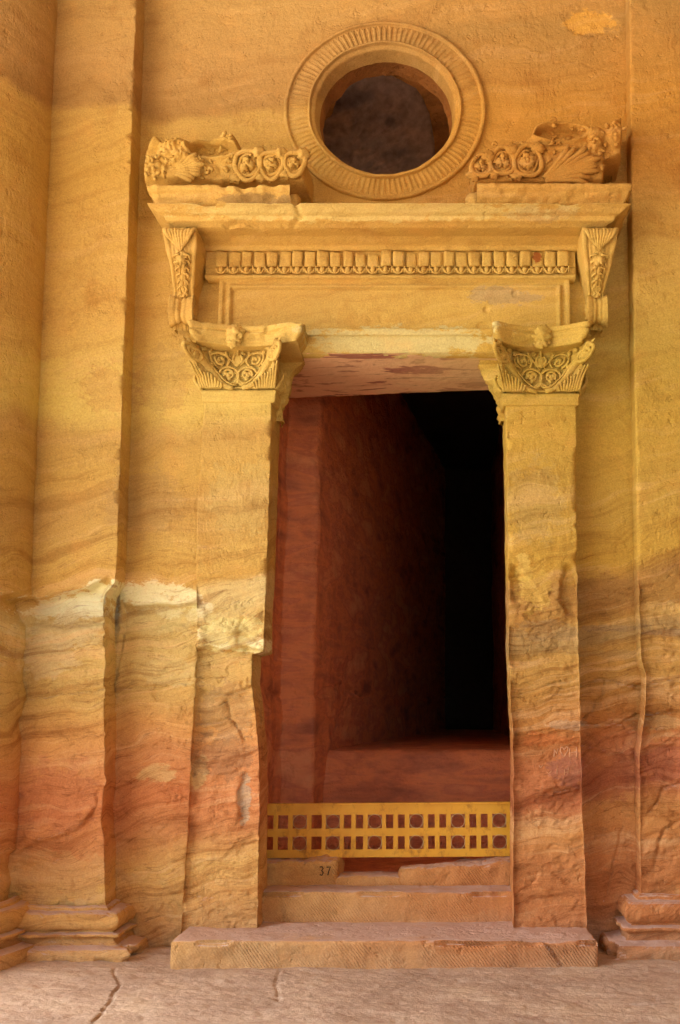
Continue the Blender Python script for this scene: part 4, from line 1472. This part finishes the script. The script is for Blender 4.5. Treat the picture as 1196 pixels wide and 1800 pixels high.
    for k in rsq.choice(len(iz), 75, replace=False):
        x_, z_ = GX_[iz[k], ix[k]], GZ_[iz[k], ix[k]]
        y_ = Y_[iz[k], ix[k]]
        a0_, ln_, cv_ = rsq.uniform(0, 6.28), rsq.uniform(0.03, 0.075), rsq.uniform(-2.5, 2.5)
        t = np.linspace(-1, 1, 8)
        an = a0_ + cv_ * t
        Fq.tube(np.stack([x_ + np.cumsum(np.cos(an)) * ln_ / 8, y_ - 0.004 + 0 * t, z_ + np.cumsum(np.sin(an)) * ln_ / 8], -1), rsq.uniform(0.009, 0.016) * (1.1 - 0.6 * t ** 2), 6)
    Fq.obj('foliage', M_CARVE, root)
    # scroll roundels with a rosette in each
    for (px, py, rp_, turn, inner) in rosettes:
        cx, _, cz_ = P(px, py, YB)
        rr3 = P(px + rp_, py, YB)[0] - cx
        Bq = Build()
        t = np.linspace(0, 1, 44)
        a = R(turn) + t * 2 * math.pi * 1.0
        wob = 1 + 0.08 * np.sin(a * 3 + seed)
        Bq.tube(np.stack([cx + rr3 * 0.95 * wob * np.cos(a), YB - 0.022 + 0 * t, cz_ + 1.16 * rr3 * wob * np.sin(a)], -1), 0.020 * (1 - 0.3 * np.abs(t - 0.5)), 7)
        a = R(turn + 40) + t * 2 * math.pi * 0.8
        Bq.tube(np.stack([cx + rr3 * 0.66 * np.cos(a), YB - 0.014 + 0 * t, cz_ + rr3 * 0.82 * np.sin(a)], -1), 0.013, 6)
        for k in range(inner):
            f = k * 2 * math.pi / inner + seed
            Bq.blob((cx + rr3 * 0.30 * math.cos(f), YB - 0.015, cz_ + rr3 * 0.32 * math.sin(f)), (rr3 * 0.33, 0.034, rr3 * 0.36), seed + k, 0.9, 2.4, 12, 16)
        Bq.blob((cx, YB - 0.03, cz_), (rr3 * 0.2, 0.03, rr3 * 0.2), seed + 7, 0.3, 2.0, 9, 12)
        Bq.blob((cx + rr3 * 0.75, YB - 0.015, cz_ + rr3 * 0.95), (0.050, 0.035, 0.045), seed + 9, 0.9, 2.4, 12, 16)
        Bq.blob((cx - rr3 * 0.8, YB - 0.01, cz_ - rr3 * 1.0), (0.050, 0.03, 0.035), seed + 12, 0.9, 2.4, 12, 16)
        Bq.obj('rosette', M_CARVE, root)
    return root


pediment(258, 512, 325, True, 6.0,
         [(250, 322), (250, 262), (262, 248), (270, 236), (284, 238), (290, 248), (318, 244), (330, 240), (372, 240), (388, 232), (414, 230), (419, 244), (424, 262), (440, 256), (470, 262), (512, 262), (536, 268), (540, 284), (540, 322)],
         [(437, 292, 24, 30, 3), (478, 292, 22, 200, 4), (519, 290, 19, 100, 3)],
         [(308, 268, 30, 26, 0.10, 'curls'), (272, 250, 16, 14, 0.04, 'dome'), (270, 300, 26, 26, 0.05, 'curls'), (376, 262, 40, 14, 0.05, 'hollow'), (350, 300, 36, 18, 0.03, 'dome'), (305, 305, 20, 18, 0.05, 'dome'), (400, 238, 16, 10, 0.03, 'dome')],
         (296, 306, 64, -16, 42))
pediment(838, 1112, 322, False, 16.0,
         [(830, 322), (830, 276), (838, 262), (880, 248), (916, 242), (930, 236), (938, 220), (950, 212), (1010, 210), (1030, 212), (1040, 222), (1058, 222), (1074, 212), (1082, 200), (1096, 199), (1100, 206), (1098, 272), (1066, 284), (1066, 322)],
         [(928, 286, 25, 40, 4), (884, 286, 22, 220, 3), (846, 294, 17, 120, 3)],
         [(985, 234, 44, 14, 0.05, 'hollow'), (1048, 242, 14, 22, 0.07, 'dome'), (1048, 262, 16, 14, 0.05, 'curls'), (1078, 236, 20, 26, 0.05, 'curls'), (990, 262, 30, 8, 0.02, 'dome'), (1020, 290, 46, 24, 0.03, 'curls')],
         (948, 322, 112, 4, 42))

# ---- broken inner edges of the capitals, where the door reveal was hacked away
def rough_corbel(name, pts, Y0, Y1, seed, mat, flare):
    """pts: photo outline of the free edge from top to bottom, at depth Y0"""
    zz = np.array([P(px, py, Y0)[2] for px, py in pts])[::-1]
    xx = np.array([P(px, py, Y0)[0] for px, py in pts])[::-1]
    z = np.arange(zz.min(), zz.max(), 0.009)
    e = np.interp(z, zz, xx)
    dep = np.linspace(0, 1, 36)
    E, D_ = np.meshgrid(e, dep)
    Zg, _ = np.meshgrid(z, dep)
    Yg = Y0 + (Y1 - Y0) * D_
    Xg = E + flare * D_ ** 1.3 + 0.07 * fbm(E * 5 + seed, Yg * 5, Zg * 5, 5) + 0.02 * fbm(E * 18 + seed, Yg * 18, Zg * 18, 3)
    Yg = Yg + 0.02 * fbm(E * 6, Yg * 6 + seed, Zg * 6, 4)
    V = np.stack([Xg, Yg, Zg], -1)
    # close towards the jamb
    inner = V[:1].copy()
    inner[..., 0] += -0.25 * np.sign(0.001 + (0 if flare == 0 else 1)) * (1 if name == 'left' else -1)
    inner[..., 1] += 0.01
    V = np.concatenate([inner, V], 0)
    return mesh_obj('broken_reveal', V, grid_faces(V.shape[0], V.shape[1], flip=(name == 'left')), mat, door)


rough_corbel('left', [(560, 596), (556, 606), (538, 612), (532, 628), (524, 640), (512, 650), (506, 668), (500, 690), (497, 720), (497, 740)], 0.02, 0.22, 3.0, M_ROCK, -0.02)
rough_corbel('right', [(812, 600), (820, 612), (842, 622), (842, 640), (850, 650), (854, 668), (868, 682), (872, 694), (878, 712), (882, 740)], 0.02, 0.22, 8.0, M_ROCK, 0.02)

# ================================================================== STEPS AND THRESHOLD
def step_fn(seed, wob):
    def fn(V, N):
        x, y, z = V[:, 0], V[:, 1], V[:, 2]
        chip = np.clip(fbm(x * 2.3 + seed, 1.0, 0.3, 5) - 0.05, 0, 1)
        edge = np.clip(N[:, 2], 0, 1) * np.clip(-N[:, 1], 0, 1) * 4
        V = V.copy()
        V[:, 2] += wob * fbm(x * 1.2, y * 3 + seed, 0.0, 4) * (N[:, 2] > 0.2)
        V[:, 2] -= np.clip(edge, 0, 1) * chip * 0.09
        V[:, 1] += np.clip(edge, 0, 1) * chip * 0.14
        fr = np.clip(-N[:, 1], 0, 1)
        V[:, 1] += fr * 0.018 * fbm(x * 2.6, seed, z * 4, 4)
        for pl, w_, dp in (([(-1.93, 0.0), (-1.93, 0.12), (-1.95, 0.3)], 0.007, 0.03), ([(-1.13, 0.42), (-1.10, 0.3), (-1.07, 0.15)], 0.006, 0.025),
                           ([(0.58, 0.22), (0.66, 0.14), (0.74, 0.02)], 0.006, 0.03)):
            dd = seg_dist(x + 0.012 * fbm(x * 12, 1.0, z * 12, 3), z, pl)
            V[:, 1] += fr * dp * np.exp(-(dd / w_) ** 2)
        return V
    return fn


s1a = P(300, 1660, -0.62)
s1b = P(1052, 1660, -0.62)
zst1 = zpx(1655, -0.62)
st1 = block('door_step', s1a[0], s1b[0], -0.62, 0.30, -0.05, zst1, M_STEP, None, res=0.0135, r=0.022, amp=0.012, seed=3, fn=step_fn(2.0, 0.02))
tag(st1, 'wide bottom step of chiselled sandstone spanning the whole doorway', 'step')
s2a, s2b = P(440, 1590, 0.05), P(925, 1590, 0.05)
zst2 = zpx(1569, 0.03)
st2 = block('door_step', s2a[0], s2b[0], 0.03, 0.9, 0.05, zst2, M_STEP, None, res=0.0135, r=0.018, amp=0.012, seed=8, fn=step_fn(7.0, 0.02))
tag(st2, 'narrower upper step between the two door jambs with slanting chisel marks', 'step')
a, b = P(440, 1520, 0.34), P(598, 1520, 0.34)
t1 = block('threshold_stone', a[0], b[0], 0.34, 0.62, zst2 - 0.05, zpx(1514, 0.34), M_STEP, None, res=0.012, r=0.045, amp=0.05, seed=13, freq=4)
tag(t1, 'broken threshold block at left under the yellow barrier bearing black number 37', 'threshold')
a, b = P(703, 1520, 0.34), P(925, 1520, 0.34)


def slope_fn(V, N):
    V = V.copy()
    t = np.clip((V[:, 0] - a[0]) / (b[0] - a[0]), 0, 1)
    top = (V[:, 2] - (zst2 - 0.05)) / 0.15
    V[:, 2] += np.clip(top, 0, 1) * (-0.06 + 0.07 * t)
    return V


t2 = block('threshold_stone', a[0], b[0], 0.32, 0.66, zst2 - 0.05, zpx(1514, 0.34), M_STEP, None, res=0.012, r=0.04, amp=0.04, seed=21, fn=slope_fn, freq=4)
tag(t2, 'flat sloping threshold slab on the right under the yellow barrier', 'threshold')
a3, b3 = P(590, 1530, 0.40), P(712, 1530, 0.40)
t3 = block('threshold_stone', a3[0], b3[0], 0.36, 0.66, zst2 - 0.06, zpx(1541, 0.38), M_STEP, None, res=0.014, r=0.03, amp=0.03, seed=31, freq=4)
tag(t3, 'low worn threshold piece in the dip between the two higher stones', 'threshold')

# painted 37 on the left block
Bn = Build()
zn = zpx(1531, 0.325)
xn = P(566, 1531, 0.325)[0]
S = 0.028
y_n = 0.318
Bn.tube([(xn - S * .5, y_n, zn + S), (xn + S * .1, y_n, zn + S * 1.05), (xn + S * .35, y_n, zn + S * .6), (xn, y_n, zn + S * .1), (xn + S * .4, y_n, zn - S * .4), (xn + S * .1, y_n, zn - S), (xn - S * .5, y_n, zn - S * .85)], 0.0042, 5, flat=0.8)
xn2 = xn + S * 1.7
Bn.tube([(xn2 - S * .5, y_n, zn + S * .95), (xn2 + S * .45, y_n, zn + S * 1.0), (xn2 + S * .1, y_n, zn), (xn2 - S * .15, y_n, zn - S)], 0.0042, 5, flat=0.8)
Bn.obj('painted_number', M_BLACK, t1)

# scratched letters on the right jamb: M heart H, and fainter strokes below
def scratch(pts, r_=0.0045):
    w = []
    for (xa_, ya_), (xb_, yb_) in zip(pts[:-1], pts[1:]):
        for t in np.linspace(0, 1, 6)[(1 if w else 0):]:
            p = P(xa_ + (xb_ - xa_) * t, ya_ + (yb_ - ya_) * t, YJ)
            yy = YJ + float(weather(np.array([p[0]]), 0.0, np.array([p[2]]))[0])
            w.append((p[0], yy - 0.002, p[2]))
    Build().tube(w, r_, 5, flat=0.6).obj('scratched_stroke', M_SCRATCH, right_jamb)


scratch([(976, 1331), (977, 1318), (981, 1326)])
scratch([(981, 1326), (983, 1316)], 0.003)
hp = [(993, 1331), (987, 1321), (988, 1315), (991, 1314), (994, 1319), (998, 1313), (1001, 1315), (1000, 1321), (993, 1331)]
scratch(hp)
scratch([(1004, 1315), (1003, 1332)])
scratch([(1016, 1314), (1015, 1331)])
scratch([(1003, 1324), (1016, 1322)])
scratch([(981, 1345), (980, 1362)], 0.0025)
scratch([(993, 1352), (993, 1363)], 0.0025)
scratch([(1000, 1350), (999, 1361)], 0.0025)
scratch([(993, 1358), (1000, 1357)], 0.0025)
scratch([(962, 1357), (966, 1361), (971, 1355)], 0.0025)
scratch([(948, 1345), (952, 1350), (956, 1344)], 0.0025)

# ================================================================== YELLOW BARRIER
YBAR = 0.50
bar = empty('barrier', 'low yellow painted metal barrier with two rows of cut-out squares across the doorway', 'barrier')
bx0, bx1 = P(440, 1460, YBAR)[0], P(925, 1460, YBAR)[0]
bz1, bz0 = zpx(1414, YBAR), zpx(1506, YBAR)
# openings read off the photograph (left px, right px, ring?)
CUT = [(448, 457, 0), (465, 482, 0), (490, 508, 0), (516, 541, 1), (549, 567, 0), (574, 599, 1), (606, 619, 0), (627, 640, 0), (648, 673, 1), (680, 693, 0), (701, 713, 0), (721, 746, 1),
       (754, 766, 0), (774, 786, 0), (794, 819, 1), (827, 839, 0), (847, 859, 0), (867, 892, 1), (900, 912, 0)]
xe = [bx0]
solid = []
for a_, b_, c_ in CUT:
    xe += [P(a_, 1460, YBAR)[0], P(b_, 1460, YBAR)[0]]
xe.append(bx1)
ze = [bz0, zpx(1492, YBAR), zpx(1469, YBAR), zpx(1455, YBAR), zpx(1431, YBAR), bz1]
nxc, nzc = len(xe) - 1, len(ze) - 1
sol = np.ones((nxc, nzc), bool)
for i in range(1, nxc, 2):
    sol[i, 1] = sol[i, 3] = False
PB = Build()
ya, yb2 = YBAR, YBAR + 0.022
for i in range(nxc):
    for j in range(nzc):
        if not sol[i, j]:
            continue
        x0, x1, z0, z1 = xe[i], xe[i + 1], ze[j], ze[j + 1]
        PB.add([(x0, ya, z0), (x1, ya, z0), (x1, ya, z1), (x0, ya, z1)], [[0, 1, 2, 3]])
        PB.add([(x0, yb2, z0), (x1, yb2, z0), (x1, yb2, z1), (x0, yb2, z1)], [[3, 2, 1, 0]])
        if j == 0 or not sol[i, j - 1]:
            PB.add([(x0, ya, z0), (x1, ya, z0), (x1, yb2, z0), (x0, yb2, z0)], [[3, 2, 1, 0]])
        if j == nzc - 1 or not sol[i, j + 1]:
            PB.add([(x0, ya, z1), (x1, ya, z1), (x1, yb2, z1), (x0, yb2, z1)], [[0, 1, 2, 3]])
        if i == 0 or not sol[i - 1, j]:
            PB.add([(x0, ya, z0), (x0, yb2, z0), (x0, yb2, z1), (x0, ya, z1)], [[3, 2, 1, 0]])
        if i == nxc - 1 or not sol[i + 1, j]:
            PB.add([(x1, ya, z0), (x1, yb2, z0), (x1, yb2, z1), (x1, ya, z1)], [[0, 1, 2, 3]])
PB.obj('panel', M_PAINT, bar, smooth=False)
TF = Build()
TF.add([(bx0, YBAR - 0.014, bz1 + 0.001), (bx1, YBAR - 0.014, bz1 + 0.001), (bx1, YBAR + 0.05, bz1 + 0.001), (bx0, YBAR + 0.05, bz1 + 0.001),
        (bx0, YBAR - 0.014, bz1 + 0.014), (bx1, YBAR - 0.014, bz1 + 0.014), (bx1, YBAR + 0.05, bz1 + 0.014), (bx0, YBAR + 0.05, bz1 + 0.014)],
       [[3, 2, 1, 0], [4, 5, 6, 7], [0, 1, 5, 4], [1, 2, 6, 5], [2, 3, 7, 6], [3, 0, 4, 7]])
TF.obj('top_flange', M_PAINT, bar, smooth=False)
ring0 = None
for (a_, b_, c_) in CUT:
    if not c_:
        continue
    x0, x1 = P(a_, 1460, YBAR)[0], P(b_, 1460, YBAR)[0]
    for (z0, z1) in ((ze[1], ze[2]), (ze[3], ze[4])):
        if ring0 is None:
            rr_ = (x1 - x0) / 2 * 0.97
            rb_ = Build()
            an = np.linspace(0, 2 * math.pi, 33)
            rb_.tube(np.stack([rr_ * np.cos(an), 0 * an, rr_ * np.sin(an)], -1), 0.0032, 6, cap=False)
            o = ring0 = rb_.obj('ring', M_WIRE, bar)
        else:
            o = ring0.copy()
            COL.objects.link(o)
        o.location = ((x0 + x1) / 2, YBAR + 0.002, (z0 + z1) / 2)
bar.rotation_euler = (0, -0.007, 0)      # hangs a little lower at its left end

# ================================================================== CHAMBER BEHIND THE DOOR
def sheet(name, Vfn, nu, nv, mat, flip=False, amp=0.04, seed=0, axis=0):
    u, v = np.meshgrid(np.linspace(0, 1, nu), np.linspace(0, 1, nv))
    V = Vfn(u, v)
    V[..., axis] += amp * fbm(V[..., 0] * 1.1 + seed, V[..., 1] * 1.1, V[..., 2] * 1.6, 5)
    return struct(mesh_obj(name, V, grid_faces(nv, nu, flip=flip), mat))


# plan of the left side, from the jamb back: reveal, pier face, long wall
planL = [(-1.36, 0.10), (-1.36, 1.30), (-1.33, 1.48), (-1.09, 1.52), (-1.06, 1.56), (0.05, 10.8)]
pl = []
for (x0, y0), (x1, y1) in zip(planL[:-1], planL[1:]):
    k = max(2, int(math.hypot(x1 - x0, y1 - y0) / 0.02))
    for j in range(k):
        pl.append((x0 + (x1 - x0) * j / k, y0 + (y1 - y0) * j / k))
pl.append(planL[-1])
pl = np.array(pl)
zz = np.arange(0.2, 5.6, 0.025)
PX, ZZ = np.meshgrid(pl[:, 0], zz)
PY, _ = np.meshgrid(pl[:, 1], zz)
nn = 0.03 * fbm(PX * 2, PY * 1.6, ZZ * 2.2, 5)
crk = 0.03 * np.exp(-((ZZ - (1.74 + 0.05 * np.sin(PY * 3))) / 0.012) ** 2)
struct(mesh_obj('chamber_wall', np.stack([PX + nn - crk, PY + nn, ZZ], -1), grid_faces(len(zz), len(pl)), M_IN))
sheet('chamber_wall', lambda u, v: np.stack([0.80 + 0 * v, 0.15 + 10.8 * u, 0.2 + 5.4 * v], -1), 120, 80, M_IN, flip=True, seed=5)
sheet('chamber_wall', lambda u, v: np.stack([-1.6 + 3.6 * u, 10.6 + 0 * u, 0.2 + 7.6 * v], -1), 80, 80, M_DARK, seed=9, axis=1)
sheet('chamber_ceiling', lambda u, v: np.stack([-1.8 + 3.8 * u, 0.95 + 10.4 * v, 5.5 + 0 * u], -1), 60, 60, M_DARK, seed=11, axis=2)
# raised floor inside with its worn front
yy = np.concatenate([np.full(40, 1.9), 1.9 + np.linspace(0, 9.2, 60)[1:]])
hh = np.concatenate([np.linspace(0.25, 1.21, 40), np.full(59, 1.24)])
UX, UY = np.meshgrid(np.linspace(-1.4, 1.9, 130), yy)
_, UZ = np.meshgrid(np.linspace(-1.4, 1.9, 130), hh)
rn = 0.03 * fbm(UX * 2, UY * 2, UZ * 3, 5)
struct(mesh_obj('chamber_floor', np.stack([UX, UY + rn + 0.10 * np.clip((UZ - 0.9) / 0.3, 0, 1) ** 2 * (UY < 1.95), UZ + rn * 0.5], -1), grid_faces(len(yy), 130), M_IN))
struct(block('chamber_floor', -1.6, 1.8, 0.85, 2.1, 0.0, 0.36, M_IN, res=0.05, r=0.03, amp=0.02, seed=2))

# upper chamber seen through the round window: dark back wall and a broken ledge of rock
YU = 1.6
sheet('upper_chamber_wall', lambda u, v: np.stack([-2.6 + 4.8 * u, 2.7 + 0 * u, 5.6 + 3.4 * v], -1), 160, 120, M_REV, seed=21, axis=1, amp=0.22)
pts = [P(620, 108, YU), P(660, 122, YU), P(700, 142, YU), P(732, 158, YU), P(744, 176, YU), P(756, 204, YU), P(764, 250, YU), P(768, 330, YU)]
ex = np.array([p[0] for p in pts])
ez = np.array([p[2] for p in pts])
tz = np.linspace(0, 1, len(ex))
t = np.linspace(0, 1, 160)
ex, ez = np.interp(t, tz, ex), np.interp(t, tz, ez)
k = np.linspace(0, 1, 70)
EX, K = np.meshgrid(ex, k)
EZ, _ = np.meshgrid(ez, k)
lx = EX + (K ** 0.9) * (-1.7 - EX)
lz = EZ + (K ** 0.9) * (5.6 - EZ)
ly = YU - 0.03 + 0.5 * K + 0.20 * fbm(lx * 2.2, 1.0, lz * 3.2, 5) * np.clip(K * 6, 0.15, 1)
V = np.stack([lx, ly, lz], -1)
bk = V[:1].copy()
bk[..., 1] += 0.9
bk[..., 2] += 0.15
V = np.concatenate([bk, V], 0)
struct(mesh_obj('upper_chamber_rock', V, grid_faces(V.shape[0], V.shape[1], flip=True), M_GREYBROWN))
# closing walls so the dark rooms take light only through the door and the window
struct(block('upper_chamber_side', -2.9, -2.5, 0.45, 4.6, 5.55, 9.0, M_GREYBROWN, res=0.3, r=0.05, amp=0.03))
struct(block('upper_chamber_side', 2.1, 2.5, 0.45, 4.6, 5.55, 9.0, M_GREYBROWN, res=0.3, r=0.05, amp=0.03, seed=4))
struct(block('rock_mass', -7.0, -1.75, 0.9, 11.5, -0.1, 9.8, M_GREYBROWN, res=0.6, r=0.05, amp=0.02))
